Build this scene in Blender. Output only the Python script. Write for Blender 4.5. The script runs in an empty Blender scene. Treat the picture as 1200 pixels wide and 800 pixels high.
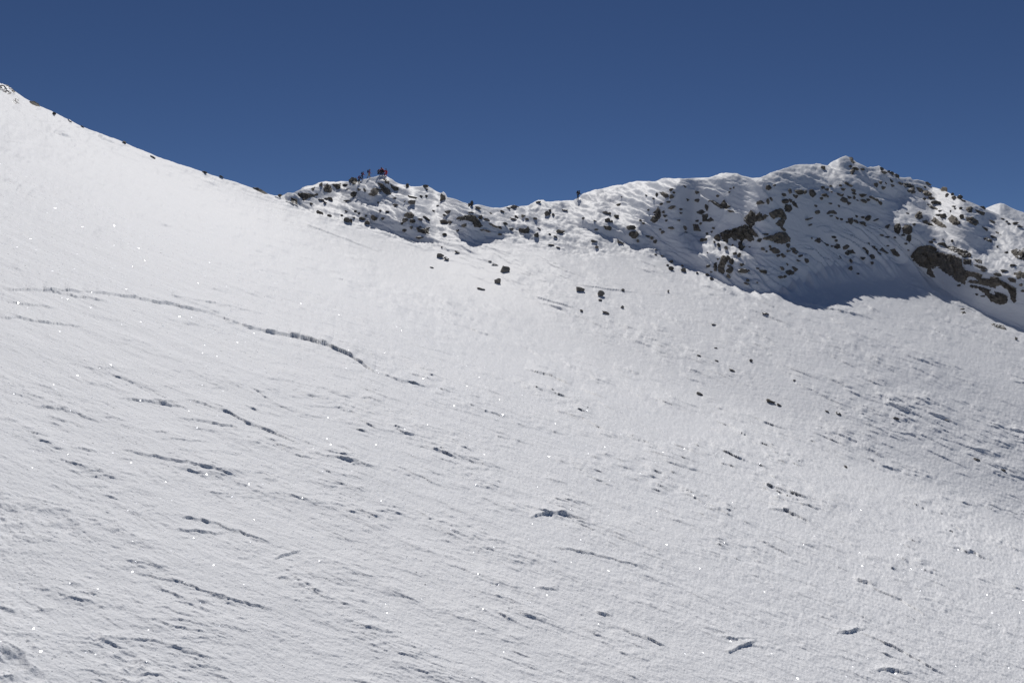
import bpy, bmesh, math, random
import numpy as np
from mathutils import Vector, Matrix, Euler, noise as mnoise

random.seed(7); RNG = np.random.RandomState(7)
SC = bpy.context.scene
COL = SC.collection

# ---------------------------------------------------------------- camera, sky, sun, exposure
FPX = 933.333                       # focal length in photo pixels (28 mm on 36 mm)
SUN_EL, SUN_AZ = math.radians(48.0), math.radians(-1.5)      # azimuth from +Y towards +X
cam_d = bpy.data.cameras.new('camera'); cam_d.lens = 28.0; cam_d.sensor_width = 36.0
cam_d.clip_start = 0.1; cam_d.clip_end = 20000
cam = bpy.data.objects.new('camera', cam_d); COL.objects.link(cam)
cam.location = (0, 0, 0); cam.rotation_euler = (math.radians(90), 0, 0)
SC.camera = cam

world = bpy.data.worlds.new('World'); SC.world = world; world.use_nodes = True
wn = world.node_tree; wn.nodes.clear()
sky = wn.nodes.new('ShaderNodeTexSky'); sky.sky_type = 'NISHITA'; sky.sun_disc = False
sky.sun_elevation = SUN_EL; sky.sun_rotation = SUN_AZ
sky.altitude = 6000; sky.air_density = 1.0; sky.dust_density = 0.0; sky.ozone_density = 3.0
hsv = wn.nodes.new('ShaderNodeHueSaturation'); hsv.inputs['Saturation'].default_value = 1.10; hsv.inputs['Hue'].default_value = .506; hsv.inputs['Value'].default_value = .88
bg = wn.nodes.new('ShaderNodeBackground'); bg.inputs[1].default_value = 0.056
wo = wn.nodes.new('ShaderNodeOutputWorld')
wn.links.new(sky.outputs[0], hsv.inputs['Color']); wn.links.new(hsv.outputs[0], bg.inputs[0]); wn.links.new(bg.outputs[0], wo.inputs[0])

sun_d = bpy.data.lights.new('sun', 'SUN'); sun_d.energy = 3.4; sun_d.angle = math.radians(0.5); sun_d.color = (1.0, 0.965, 0.92)
sun = bpy.data.objects.new('sun', sun_d); COL.objects.link(sun)
sd = Vector((math.sin(SUN_AZ) * math.cos(SUN_EL), math.cos(SUN_AZ) * math.cos(SUN_EL), math.sin(SUN_EL)))
sun.rotation_euler = sd.to_track_quat('Z', 'Y').to_euler()
sun.location = sd * 300

SC.view_settings.view_transform = 'Standard'; SC.view_settings.look = 'None'
SC.view_settings.exposure = -0.13; SC.view_settings.gamma = 1.0; SC.view_settings.use_curve_mapping = False
SC.render.engine = 'CYCLES'
SC.cycles.use_denoising = True; SC.cycles.denoiser = 'OPENIMAGEDENOISE'; SC.cycles.denoising_prefilter = 'NONE'; SC.cycles.denoising_input_passes = 'RGB_ALBEDO_NORMAL'
SC.cycles.max_bounces = 5; SC.cycles.diffuse_bounces = 3; SC.cycles.glossy_bounces = 1; SC.cycles.caustics_reflective = False

# ---------------------------------------------------------------- noise helpers
PERM = RNG.permutation(4096); GX = np.cos(RNG.rand(4096) * 6.2832); GY = np.sin(RNG.rand(4096) * 6.2832)
def pnoise(x, y, seed=0):
    x = np.asarray(x, float) + seed * 17.13; y = np.asarray(y, float) + seed * 9.71
    xi = np.floor(x).astype(np.int64); yi = np.floor(y).astype(np.int64); xf = x - xi; yf = y - yi
    u = xf * xf * xf * (xf * (xf * 6 - 15) + 10); v = yf * yf * yf * (yf * (yf * 6 - 15) + 10)
    def g(i, j, dx, dy):
        h = PERM[(PERM[(i + seed * 31) & 4095] + j) & 4095]
        return GX[h] * dx + GY[(h * 7 + 3) & 4095] * dy
    a = g(xi, yi, xf, yf); b = g(xi + 1, yi, xf - 1, yf); c = g(xi, yi + 1, xf, yf - 1); d = g(xi + 1, yi + 1, xf - 1, yf - 1)
    return (a + (b - a) * u) * (1 - v) + (c + (d - c) * u) * v
def fbm(x, y, o=4, seed=0, gain=.5):
    r = 0; amp = 1
    for k in range(o):
        r = r + amp * pnoise(x * 2 ** k, y * 2 ** k, seed + k); amp *= gain
    return r
def sstep(a, b, x):
    t = np.clip((x - a) / (b - a), 0, 1); return t * t * (3 - 2 * t)
def gblur(A, s):
    r = int(3 * s + 1); k = np.exp(-.5 * (np.arange(-r, r + 1) / s) ** 2); k /= k.sum()
    P = np.pad(A, ((r, r), (r, r)), mode='edge'); B = 0
    for i, w in enumerate(k): B = B + w * P[i:i + A.shape[0], :]
    C = 0
    for i, w in enumerate(k): C = C + w * B[:, i:i + A.shape[1]]
    return C
def inpoly(px, py, poly):
    ins = np.zeros(np.shape(px), bool); n = len(poly)
    for i in range(n):
        x0, y0 = poly[i]; x1, y1 = poly[(i + 1) % n]
        if y0 == y1: continue
        c = ((y0 > py) != (y1 > py)) & (px < (x1 - x0) * (py - y0) / (y1 - y0) + x0); ins ^= c
    return ins

# ---------------------------------------------------------------- the terrain's long profile (survey of the mountain side)
SKY = [(-400,-60),(-150,30),(-60,72),(0,98),(10,103),(17,107),(28,115),(45,124),(65,133),(98,149.5),(142,166),(184,183.5),(241,203),(297,221),(322,229),(330,229.5),
 (337,226),(343,226.5),(350,224),(355,220),(360,218),(366,217.5),(370,216),(376,213.5),(381,212.3),(387,213.5),(392,213),(400,212.3),(407,212.8),(415,213.5),(420,212.5),(427,210),(433,208.5),(440,206.4),(446,205.7),
 (452,206),(457,209),(463,212.8),(468,215),(476,217),(482,218.5),(490,218.7),(496,218.2),(500,218),(505,220.5),(513,225),(517,226.5),(519.5,225),(522,227),(524,231),(535,234),(545,238),(552,241.5),(560,240),
 (566,241),(575,243.5),(585,244),(592,242.5),(596,240.5),(603,240.2),(608,242),(620,240),(628,236),(631,234.7),(637,235),(640,237),(650,236.5),(660,235.3),(672,234.8),(676,232.8),(682,228),(693,223.5),(710,220),(730,216),(737,213.5),(750,212.5),(768,212.9),
 (775,210),(783,208.5),(800,209),(815,209),(830,208),(838,206),(845,203),(850,202),(856,203.2),(864,203.5),(870,206),(876,208.8),(883,209),(890,208.7),(896,206),(903,203),(910,200.3),(920,197),(930,194),(940,193),(950,193.2),(955,192),(957,191),
 (963,193),(970,193.5),(974,190),(980,187.3),(987,184),(991,183),(996,185),(1000,187),(1004,190),(1010,193),(1017,197),(1022,195.5),(1030,194),(1034,197),(1040,200.5),(1047,202.5),(1054,208),(1060,209),(1064,207.8),(1067,207.8),(1070,211),(1075,210.5),(1081,211.8),
 (1086,214),(1091,218),(1100,221),(1107,223.8),(1115,227.5),(1125,231.5),(1130,233.5),(1140,237.5),(1150,242.5),(1160,247),(1180,255),(1200,263),(1280,290),(1600,390)]
FOOT = [(-400,-60),(-150,30),(-60,72),(0,98),(10,103),(17,107),(28,115),(45,124),(65,133),(98,149.5),(142,166),(184,183.5),(241,203),(297,221),(322,229.5),(332,233.5),(345,240),(365,247.5),(400,258),(440,269),(480,281),(520,287),(560,284),(600,281),(650,293),(700,297),
 (740,292),(760,296),(790,306),(830,326),(870,343),(905,347),(935,337),(965,321),(1000,314),(1060,314),(1090,328),(1120,350),(1150,366),(1200,388),(1300,425),(1600,520)]
YFOOT = [(-400,60),(-150,70),(0,78),(200,98),(322,112),(400,118),(480,125),(560,128),(700,130),(1000,132),(1200,146),(1600,166)]
JUMP = [(-400,.25),(324,.25),(334,.25),(400,.18),(460,.08),(520,0),(1600,0)]
def lut(T):
    a = np.array(T, float); return lambda x: np.interp(x, a[:, 0], a[:, 1])
Kf, Ff, Yf_, Jf = lut(SKY), lut(FOOT), lut(YFOOT), lut(JUMP)
_xx = np.arange(-400, 1601.); _ker = np.exp(-.5 * (np.arange(-20, 21) / 7.) ** 2); _ker /= _ker.sum()
_Fs = np.convolve(np.pad(Ff(_xx), 20, mode='edge'), _ker, 'valid'); _Fs = np.where(_xx < 335, Ff(_xx), np.maximum(_Fs, Kf(_xx) + 2))
_Ys = np.convolve(np.pad(Yf_(_xx), 20, mode='edge'), _ker, 'valid'); _Ys = np.where(_xx < 352, Yf_(_xx), _Ys)
Fs = lambda x: np.interp(x, _xx, _Fs); Ys = lambda x: np.interp(x, _xx, _Ys)

# steep faces of the ridge (the rest is a gentle snow slope)
RY0, RY1 = -70, 560
ry = np.arange(RY0, RY1 + 1.); RX, RYY = np.meshgrid(_xx, ry)
VV = (400 - RYY) / FPX
S = np.maximum(.44, VV + .22)
SM = np.zeros_like(S)
def steep(poly, s, soft=0):
    m = inpoly(RX, RYY, poly).astype(float)
    m = gblur(m, soft or 1.5)
    global S, SM
    S = S * (1 - m) + s * m
    SM = SM * (1 - m) + (s > 1) * m
steep([(745,258),(762,240),(778,226),(795,216),(812,212),(838,210),(852,207),(872,210),(888,215),(900,214),(930,224),(960,229),(985,216),(1005,224),(1030,237),(1040,248),(1048,262),(1078,268),
       (1086,285),(1110,300),(1150,320),(1210,335),(1300,360),(1330,440),(1200,392),(1150,370),(1115,352),(1090,334),(1060,323),(1000,323),(965,327),(935,341),(905,346),(870,343),(830,330),(790,308),(765,288)], 1.62, 3.0)
steep([(862,322),(905,322),(935,316),(965,303),(1000,298),(1060,298),(1100,316),(1130,334),(1170,352),(1200,366),(1200,384),(1150,362),(1118,345),(1090,327),(1060,315),(1000,315),(965,319),(935,332),(905,337),(870,335)], .92, 4)
steep([(800,211),(838,209),(852,206),(872,209),(888,215),(893,235),(885,255),(872,258),(850,243),(815,226)], 1.3, 3)
steep([(1050,275),(1080,280),(1110,298),(1150,318),(1210,333),(1300,360),(1330,440),(1200,399),(1150,376),(1115,356),(1090,338),(1055,323)], 4.0, 2.5)
steep([(800,277),(813,278),(845,287),(878,301),(888,313),(850,306),(806,296)], .42, 1.2)
steep([(1087,263),(1115,272),(1150,296),(1200,318),(1200,306),(1160,286),(1125,265),(1090,258)], .5, 2)
steep([(1095,262),(1130,262),(1150,282),(1160,292),(1140,294),(1110,280)], 1.5, 2)
steep([(1022,212),(1040,209),(1060,220),(1063,229),(1050,233),(1030,224)], 1.5, 2)
steep([(1000,194),(1012,196),(1018,206),(1018,212),(1005,206)], 1.5, 1.5)
steep([(975,191),(990,185),(996,190),(992,202),(976,199)], 1.1, 1.5)
steep([(534,256),(548,250),(562,252),(575,262),(600,268),(597,277),(585,279),(565,283),(552,283),(538,276)], 1.7, 1.5)
steep([(415,256),(440,262),(462,272),(482,280),(500,283),(500,270),(484,262),(460,254),(440,250),(425,250)], 1.3, 2)
steep([(338,231),(352,224),(372,220),(392,217),(403,220),(385,228),(362,236),(345,239)], 1.35, 1.2)
steep([(410,222),(440,224),(455,228),(462,236),(440,240),(420,232)], 1.2, 1.5)
steep([(440,212),(458,213),(468,218),(466,226),(450,230),(440,226)], 1.5, 1.5)
steep([(675,258),(695,262),(712,264),(724,268),(722,277),(708,276),(690,270),(678,264)], 1.6, 1.5)
steep([(722,268),(745,272),(760,280),(756,289),(738,286),(724,280)], 1.5, 1.5)
steep([(610,268),(624,268),(622,279),(612,279)], 1.6, 1)
steep([(465,258),(480,246),(498,262),(506,276),(492,282),(470,274)], 1.4, 2)
steep([(700,228),(740,232),(765,250),(748,252),(720,240)], .75, 4)
steep([(905,208),(960,208),(990,214),(965,226),(925,221)], .62, 4)
# wind-built unevenness
along = RX * .93 + RYY * .36; across = RYY * .93 - RX * .36
S *= 1 + (.50 - .16 * SM) * fbm(along / 46, across / (8 + 0 * SM), 3, 3)
S = np.maximum(S, VV + .13)
S = gblur(S, .8)
ds = 1 / FPX / (S - VV)                                     # d ln(range) per pixel upwards
C = np.cumsum(ds[::-1], axis=0)[::-1]                        # integral from bottom up to this row
def bil(A, x, y):
    fx = np.clip(x + 400, 0, A.shape[1] - 1.001); fy = np.clip(y - RY0, 0, A.shape[0] - 1.001)
    ix = fx.astype(int); iy = fy.astype(int); fx = fx - ix; fy = fy - iy
    return (A[iy, ix] * (1 - fx) + A[iy, ix + 1] * fx) * (1 - fy) + (A[iy + 1, ix] * (1 - fx) + A[iy + 1, ix + 1] * fx) * fy
def hblur(A, sg, m):                                          # smooth along the run of the drifts
    B = 0; W = 0; R_ = int(2.5 * sg); n = A.shape[1]; rows = np.arange(A.shape[0])
    for k in range(-R_, R_ + 1):
        w = math.exp(-.5 * (k / sg) ** 2); sh = int(round(k * m)); jj = np.clip(np.arange(n) + k, 0, n - 1); ii = np.clip(rows + sh, 0, len(rows) - 1)
        B = B + w * (A[ii][:, jj] - 0); W += w
    return B / W
_rowm = C.mean(1, keepdims=True)
C = hblur(C - _rowm, 7.0, .42) + _rowm
PA, PB, EYE = -.40, 0.0, 1.6
def conv(a, sg):
    k = np.exp(-.5 * (np.arange(-int(3 * sg), int(3 * sg) + 1) / sg) ** 2); k /= k.sum()
    return np.convolve(np.pad(a, int(3 * sg), mode='edge'), k, 'valid')
_F40 = conv(np.where(_xx < 600, Ff(_xx), 281 + .10 * (_xx - 600)), 45.); _Y60 = conv(Yf_(_xx), 60.)
_CF = bil(C, _xx, _Fs)
def near_rng(x, y):
    v = (400 - y) / FPX; u = (x - 600) / FPX
    vF = (400 - np.interp(x, _xx, _F40)) / FPX; Yt = np.interp(x, _xx, _Y60)
    dv = .02 * np.logaddexp(0, (vF - v) / .02)
    qf = 1 / Yt * (1 + 5.5 * dv)
    k = .0075; qn = (PA * u + PB - v) / EYE
    return 1 / (qf + k * np.logaddexp(0, qn / k))
_YT = near_rng(_xx, _Fs) * (1 + Jf(_xx))
def rng(x, y):
    """distance ahead of the camera of the mountain side seen in direction x, y"""
    x = np.asarray(x, float); y = np.asarray(y, float)
    F = Fs(x)
    up = np.exp(np.log(np.interp(x, _xx, _YT)) + bil(C, x, y) - np.interp(x, _xx, _CF))
    return np.where((y < F) & (x > 322.5), up, near_rng(x, y))

# ---------------------------------------------------------------- sculpted snow relief, height in metres (in units of local pixel size, then scaled)
def slope_dir(x, y):                                          # run of the wind crust, down to the right
    return .24 + .18 * sstep(150, 900, x) + .05 * sstep(600, 300, y)
STEP = .85
xs_in = np.arange(-60, 1261, STEP)
xl = [-60 - 2 * 1.12 ** k for k in range(1, 46)]; xr = [1260 + 2 * 1.12 ** k for k in range(1, 46)]
xs = np.array([x for x in reversed(xl) if x > -399] + list(xs_in) + [x for x in xr if x < 1599])
NR = 760
tt = np.linspace(0, 1, NR)
ext = 830 + np.array([4, 9, 16, 26, 40, 60, 90, 130, 190, 280, 420, 650, 1000, 1600])
Kx = Kf(xs)
Yp = Kx[None, :] + (830 - Kx[None, :]) * tt[:, None]
Yp = np.vstack([Yp, np.repeat(ext[:, None], len(xs), 1)])
Xp = np.repeat(xs[None, :], Yp.shape[0], 0)
R = rng(Xp, Yp)
H = np.zeros_like(R); HY = np.zeros_like(R)                   # relief, and forward lean of broken edges
rs = (Yp[:, 1000:1001] * 0)                                   # (placeholder row vector)
def window(x0, x1, y0, y1):
    j0 = np.searchsorted(xs, x0); j1 = np.searchsorted(xs, x1)
    if j1 - j0 < 2: return None
    K0 = Kx[j0:j1].min(); K1 = Kx[j0:j1].max()
    i0 = int(max(0, (y0 - K1) / (830 - K1) * (NR - 1) - 2)); i1 = int(min(NR, (y1 - K0) / (830 - K0) * (NR - 1) + 3))
    if i1 - i0 < 2: return None
    return slice(i0, i1), slice(j0, j1)
def scarp(cx, cy, L, A, m, lam=8., wig=1., seed=0, face=.7, lean=.8, mod=.9):
    """a broken edge of wind crust: drops towards the viewer, blends into the slope behind"""
    hx = L / 2 / math.hypot(1, m) + 3
    w = window(cx - hx, cx + hx, cy - hx * abs(m) - lam * 2.6 - 4, cy + hx * abs(m) + 5)
    if w is None: return
    X = Xp[w]; Y = Yp[w]; n = math.hypot(1, m)
    s = ((X - cx) + (Y - cy) * m) / n; d = -((Y - cy) - (X - cx) * m) / n
    d = d + wig * (2.2 * pnoise(s / 14, s * 0 + seed * 1.7, 5) * min(1, L / 25) + .6 * pnoise(s / 4.5, s * 0 + seed * 2.3, 6))
    e = np.clip(1 - (2 * s / L) ** 2, 0, 1) ** .6 * np.clip(.85 + mod * pnoise(s / 15, s * 0 + seed * .37, 8), .1, 1.4)
    prof = np.where(d > 0, np.exp(-np.clip(d, 0, None) / lam) - np.exp(-2.6) , 0); prof = np.clip(prof, 0, 1) * sstep(-face * .2, face, d)
    H[w] += A * e * prof; HY[w] += lean * np.minimum(e, 1) * prof * min(1.3, .4 + A)
# hand-surveyed long crust edges (photo shows them)
def edge_line(pts, A, lam=9., wig=1., face=.8):
    for k in range(len(pts) - 1):
        (x0, y0), (x1, y1) = pts[k], pts[k + 1]
        L = math.hypot(x1 - x0, y1 - y0)
        a = A if np.isscalar(A) else A[k]
        scarp((x0 + x1) / 2, (y0 + y1) / 2, L * 1.45, a, (y1 - y0) / (x1 - x0), lam, wig * .8, x0 * .13, face, .78, .28)
edge_line([(0,339),(40,341)], 2.2); edge_line([(57,342),(85,348),(118,353)], 2.2); edge_line([(12,355),(60,361)], 2.2); edge_line([(0,373),(22,373),(52,378),(95,383)], 2.0)
edge_line([(120,345),(155,349),(195,357),(245,368)], [2.8,3.4,3.4], 10); edge_line([(40,341),(85,343),(125,345)], 2.2); edge_line([(210,350),(250,356),(300,366)], 1.2, 6)
edge_line([(255,371),(290,384),(318,391),(345,396),(380,405),(410,418),(432,433)], [3.0,3.8,4.8,6.0,5.0,3.4], 12)
edge_line([(380,396),(415,408)], 1.5, 5)
edge_line([(45,477),(75,480),(110,493)], 2.6); edge_line([(60,489),(95,500)], 2); edge_line([(145,466),(190,473),(215,478)], 2.4,6); edge_line([(180,470),(205,473)], 4,5,1.6); edge_line([(225,470),(262,482),(290,496),(318,507),(345,519)], [2.2,2.4,3,3], 7)
edge_line([(228,492),(270,500)], 2.2); edge_line([(148,528),(190,537),(240,548),(270,556)], [2.2,2.8,2.4], 7); edge_line([(325,522),(350,528)],2.6,5); edge_line([(368,532),(415,542)],2.4,5)
edge_line([(88,525),(112,530)],3,5,1.8); edge_line([(425,467),(446,470)],2.8,5,1.5); edge_line([(625,606),(640,603),(660,604),(684,611)],[3.2,4,3.4],10,.4)
edge_line([(655,644),(690,648)],2.6,6,1.5); edge_line([(690,648),(745,663)],1.8,6,1.2); edge_line([(632,688),(650,691)],3.2,6,1.5); edge_line([(700,717),(714,722)],3.6,6,1.5); edge_line([(733,738),(755,748),(775,757)],[2.4,4],7,1.5)
edge_line([(762,530),(798,542)],3,6,.6); edge_line([(793,522),(820,533)],2,5,.6); edge_line([(892,567),(915,575),(943,584)],[2.8,3],7,.6); edge_line([(904,598),(922,601),(944,611)],[3.2,3.6],8,.6)
edge_line([(1003,680),(1022,687)],5.5,7,1.5); edge_line([(1022,690),(1050,701),(1085,722)],[2.6,2.8],6,1.2); edge_line([(1110,640),(1135,646),(1157,655)],[2.8,3.4],7,1.6); edge_line([(985,742),(1010,738)],4.5,6,2); edge_line([(1015,744),(1050,760),(1090,782)],[2.6,2.6],6,1.2)
edge_line([(1032,787),(1062,790)],4.5,6,2); edge_line([(858,764),(882,754)],4.5,6,1.5); edge_line([(850,748),(880,750)],2.2,5,1.8); edge_line([(620,434),(645,441),(665,450)],[2.4,2.8],8,.5); edge_line([(685,458),(705,467)],2.6,6,.5)
edge_line([(655,483),(680,490),(705,503)],[2.2,2.2],5,.8); edge_line([(545,384),(580,397)],1.8,6,.6); edge_line([(640,605-44),(660,566)],2,5,1); edge_line([(465,546),(520,572)],1.6,6,1.2); edge_line([(430,458),(470,472)],1.2,5,1.2)
edge_line([(325,655),(348,648)],4,6,1.5); edge_line([(215,607),(240,612),(275,622),(310,635)],[2.4,3,2.6],7,1.4); edge_line([(215,622),(255,626)],3,6,1.6); edge_line([(168,674),(210,683),(265,702),(310,712)],[2,2.2,3],7,1.5); edge_line([(125,748),(175,750)],2.6,6,1)
edge_line([(635,351),(665,360)],1.3,6,.4); edge_line([(685,336),(735,342)],1.0,5,.4); edge_line([(945,360),(1010,372)],1.2,5,.8); edge_line([(360,265),(430,290)],.9,5,.4)
# countless smaller ones: denser in patches
rnd = np.random.RandomState(21)
n_try = 30000
cxs = rnd.uniform(-50, 1250, n_try); cys = rnd.uniform(110, 840, n_try)
dens = fbm((cxs + cys * .5) / 170, (cys - cxs * .36) / 45, 3, 40)
for i in range(n_try):
    cx, cy = cxs[i], cys[i]
    fy = float(Ff(cx))
    if cy < fy + 3: continue
    p = .30 + 1.5 * dens[i]
    if cx > 850 and cy < 480: p += .1
    if rnd.rand() > p: continue
    big = rnd.rand() ** 3
    m = float(slope_dir(cx, cy)) + rnd.normal(0, .06 + .08 * (cx < 400) * (cy > 450))
    near = sstep(300, 700, cy)
    L = (9 + 60 * big) * (1.0 - .15 * (1 - near)); A = (.30 + .95 * big * rnd.rand() + .25 * rnd.rand()) * (.72 + .18 * near)
    scarp(cx, cy, L, A, m, 2.5 + 5 * big, .7 + .5 * near * (cx < 600), i * .731, .9, .4 if cy < 430 else .6 if cy < 560 else .42, .8)
# patches of fine wind ripple
n2 = 42000; ax_ = rnd.uniform(-40, 1240, n2); ay_ = rnd.uniform(140, 835, n2)
den2 = fbm((ax_ + ay_ * .4) / 120, (ay_ - ax_ * .34) / 34, 3, 340); uu = rnd.rand(n2); q1 = rnd.rand(n2); q2 = rnd.normal(0, 1, n2)
for i in range(n2):
    cx, cy = ax_[i], ay_[i]
    if cy < float(Ff(cx)) + 4 or uu[i] > .12 + 2.2 * den2[i]: continue
    near = sstep(300, 650, cy); mid = float(sstep(320, 380, cy) * sstep(700, 600, cy) * sstep(300, 450, cx))
    scarp(cx, cy, 6 + (15 + 12 * mid) * q1[i] ** 2, (.22 + .5 * q1[i] * uu[i] + .28 * q1[i] ** 3) * (.85 + .45 * near + .5 * mid), float(slope_dir(cx, cy)) + q2[i] * (.05 + .09 * near * (cx < 600)), 2.6, .5 + .5 * near, i * .417, 1.0 - .1 * mid, (.45 + .22 * mid) * (.55 if cy < 430 else 1), .6)
# low swells and fine ripple
al = Xp * .93 + Yp * .33; ac = Yp * .93 - Xp * .33
slope_mask = sstep(-2, 10, Yp - Fs(Xp))
nearY = sstep(260, 700, Yp)
H += slope_mask * (1.8 * fbm(al / 150, ac / 55, 2, 60) + (.22 + .42 * nearY) * fbm(al / 13, ac / 6, 3, 70, .6) + (.10 + .45 * nearY) * fbm(al / 3.4, ac / 2.6, 2, 80, .7))
# swell that forms the low rib running down to the right under the shaded face
rib_y = np.interp(Xp, [700, 860, 930, 1000, 1100, 1200, 1300], [330, 352, 366, 392, 430, 468, 500])
H += slope_mask * sstep(780, 900, Xp) * 4.2 * np.exp(-.5 * ((Yp - rib_y) / 16) ** 2)
# ridge: drifts and lips
rm = (1 - slope_mask)
rm_edge = sstep(0, 5, Yp - Kx[None, :]) * .7 + .3
sm_g = bil(SM, np.clip(Xp, -399, 1599), Yp)
H += rm * rm_edge * (1 - .55 * sm_g * sstep(740, 800, Xp)) * (4.2 * fbm(al / 34, ac / 8, 4, 90, .55) + 1.6 * np.abs(fbm(Xp / 12, Yp / 7, 3, 95)) + 1.1 * fbm(al / 11, ac / 3.2, 2, 97))
def rib(pts, A, wl, wr):
    '''a raised snow crest along a line, with its own width on either side (left/below, right/above)'''
    P = np.array(pts, float); j0 = np.searchsorted(xs, P[:, 0].min() - 15); j1 = np.searchsorted(xs, P[:, 0].max() + 15)
    w = (slice(0, 330), slice(j0, j1)); X = Xp[w]; Y = Yp[w]; best = np.full(X.shape, 1e9); side = np.zeros(X.shape); tpar = np.zeros(X.shape)
    for k in range(len(P) - 1):
        a, b = P[k], P[k + 1]; dx, dy = b - a; t = np.clip(((X - a[0]) * dx + (Y - a[1]) * dy) / (dx * dx + dy * dy), 0, 1)
        d = np.hypot(X - a[0] - t * dx, Y - a[1] - t * dy); m = d < best; best[m] = d[m]; side[m] = (dx * (Y - a[1]) - dy * (X - a[0]))[m]; tpar[m] = (k + t[m]) / (len(P) - 1)
    wd = np.where(side > 0, wl, wr); H[w] += A * np.exp(-(best / wd) ** 2) * (.55 + .45 * np.sin(np.pi * tpar)) * (1 + .5 * pnoise(X / 9, Y / 9, 77))
rib([(782,213),(800,219),(815,228),(832,239),(850,249),(868,258),(882,268),(893,278),(905,287)], 4.0, 5, 2.2)
rib([(876,209),(885,215),(892,224),(903,236),(912,244)], 3.5, 4, 2)
rib([(740,252),(756,266),(768,278),(778,290),(800,308),(825,322),(850,336)], 2.5, 8, 2.5)
rib([(803,279),(820,283),(840,288),(858,296),(872,303),(884,311)], 7, 6, 2)
rib([(962,196),(985,205),(1005,216),(1022,226),(1045,238)], 2.5, 5, 3)
rib([(1075,262),(1093,270),(1110,280),(1130,290),(1150,300),(1180,312),(1215,326)], 3.5, 6, 2.5)
rib([(1005,276),(1012,282),(1017,288)], 4, 3, 1.5); rib([(962,268),(970,270),(977,274)], 3.5, 3, 1.5); rib([(922,303),(928,308),(935,313)], 3.5, 3, 1.5)
rib([(987,245),(993,247),(1000,251)], 3, 3, 1.5); rib([(829,223),(838,226),(846,231)], 3, 4, 1.5)
rib([(843,262),(850,254),(860,252),(866,258)], 3.5, 4, 3)
# bumps added low on the shaded face to break its shadow edge into spikes
bt = sstep(790, 830, Xp) * sstep(1105, 1075, Xp); fd = Fs(Xp) - Yp
tq = Xp - 1.15 * Yp
rdg = np.clip(.30 - np.abs(pnoise(tq / 21, Yp / 90, 300)), 0, 1) / .30 + .6 * np.clip(.30 - np.abs(pnoise(tq / 9, Yp / 60, 301)), 0, 1) / .30
H += bt * sstep(-16, 2, fd) * sstep(60, 20, fd) * (3.2 + 6.8 * sstep(900, 950, Xp)) * rdg
# footprints and scuffed snow, lower left
def pit(cx, cy, rx, ry_, dep, seed):
    w = window(cx - rx * 2 - 4, cx + rx * 2 + 4, cy - ry_ * 2 - 6, cy + ry_ * 2 + 6)
    if w is None: return
    X = (Xp[w] - cx) / rx; Y = (Yp[w] - cy) / ry_
    r = np.hypot(X, Y) * (1 + .3 * pnoise(Xp[w] / 9, Yp[w] / 7, seed))
    H[w] -= .34 * dep * sstep(1.25, .45, r) - dep * .12 * np.exp(-((r - 1.35) / .22) ** 2)
for a in [(8,777,22,14,17,1),(62,605,18,7,8,2),(78,617,13,7,8,3),(148,776,16,9,9,4),(158,790,12,8,8,5),(113,747,7,5,6,6),(8,600,12,6,5,7),(12,622,14,6,5,8),(34,794,16,9,8,9)]: pit(*a)
scuff = sstep(95, 20, Xp + .35 * (Yp - 700)) * sstep(560, 620, Yp)
H += scuff * (2.0 * np.abs(fbm(Xp / 15, Yp / 10, 4, 110, .6)))
H *= sstep(1400, 1000, Yp) * .5 + .5

U = (Xp - 600) / FPX; V = (400 - Yp) / FPX
dl = -np.gradient(np.log(R), axis=0) / np.gradient(Yp, axis=0)   # d ln range per pixel upwards
R = R * np.exp(-np.clip(HY, 0, 2.5) * np.clip(dl, 0, .05))
PX, PY, PZ = U * R, R.copy(), V * R + H * R / FPX
# behind the skyline the mountain falls away
back = [(.6, -.05), (1.6, -.35), (4, -1.6), (10, -5.), (30, -16), (120, -55), (600, -120), (6000, -160)]
for d, dz in back:
    r0 = R[0] + d
    PX = np.vstack([(U[0] * r0)[None], PX]); PY = np.vstack([r0[None], PY]); PZ = np.vstack([(V[0] * R[0] + H[0] * R[0] / FPX + dz)[None], PZ])
NB = len(back)
TX, TY, TZ = PX[NB:NB + NR], PY[NB:NB + NR], PZ[NB:NB + NR]     # surface lookup for placing things

def grid_mesh(name, PX, PY, PZ, extra=None):
    nr, nc = PX.shape
    co = np.stack([PX, PY, PZ], -1).reshape(-1, 3)
    a = np.arange(nr * nc).reshape(nr, nc)
    q = np.stack([a[1:, :-1], a[1:, 1:], a[:-1, 1:], a[:-1, :-1]], -1).reshape(-1, 4)
    if extra is not None:
        ec, eq = extra; q = np.vstack([q, eq + len(co)]); co = np.vstack([co, ec])
    me = bpy.data.meshes.new(name)
    me.vertices.add(len(co)); me.vertices.foreach_set('co', co.astype(np.float32).ravel())
    me.loops.add(q.size); me.loops.foreach_set('vertex_index', q.astype(np.int32).ravel())
    me.polygons.add(len(q)); me.polygons.foreach_set('loop_start', np.arange(0, q.size, 4, dtype=np.int32)); me.polygons.foreach_set('loop_total', np.full(len(q), 4, np.int32))
    me.polygons.foreach_set('use_smooth', np.ones(len(q), bool))
    me.update(); me.validate()
    return me

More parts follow.
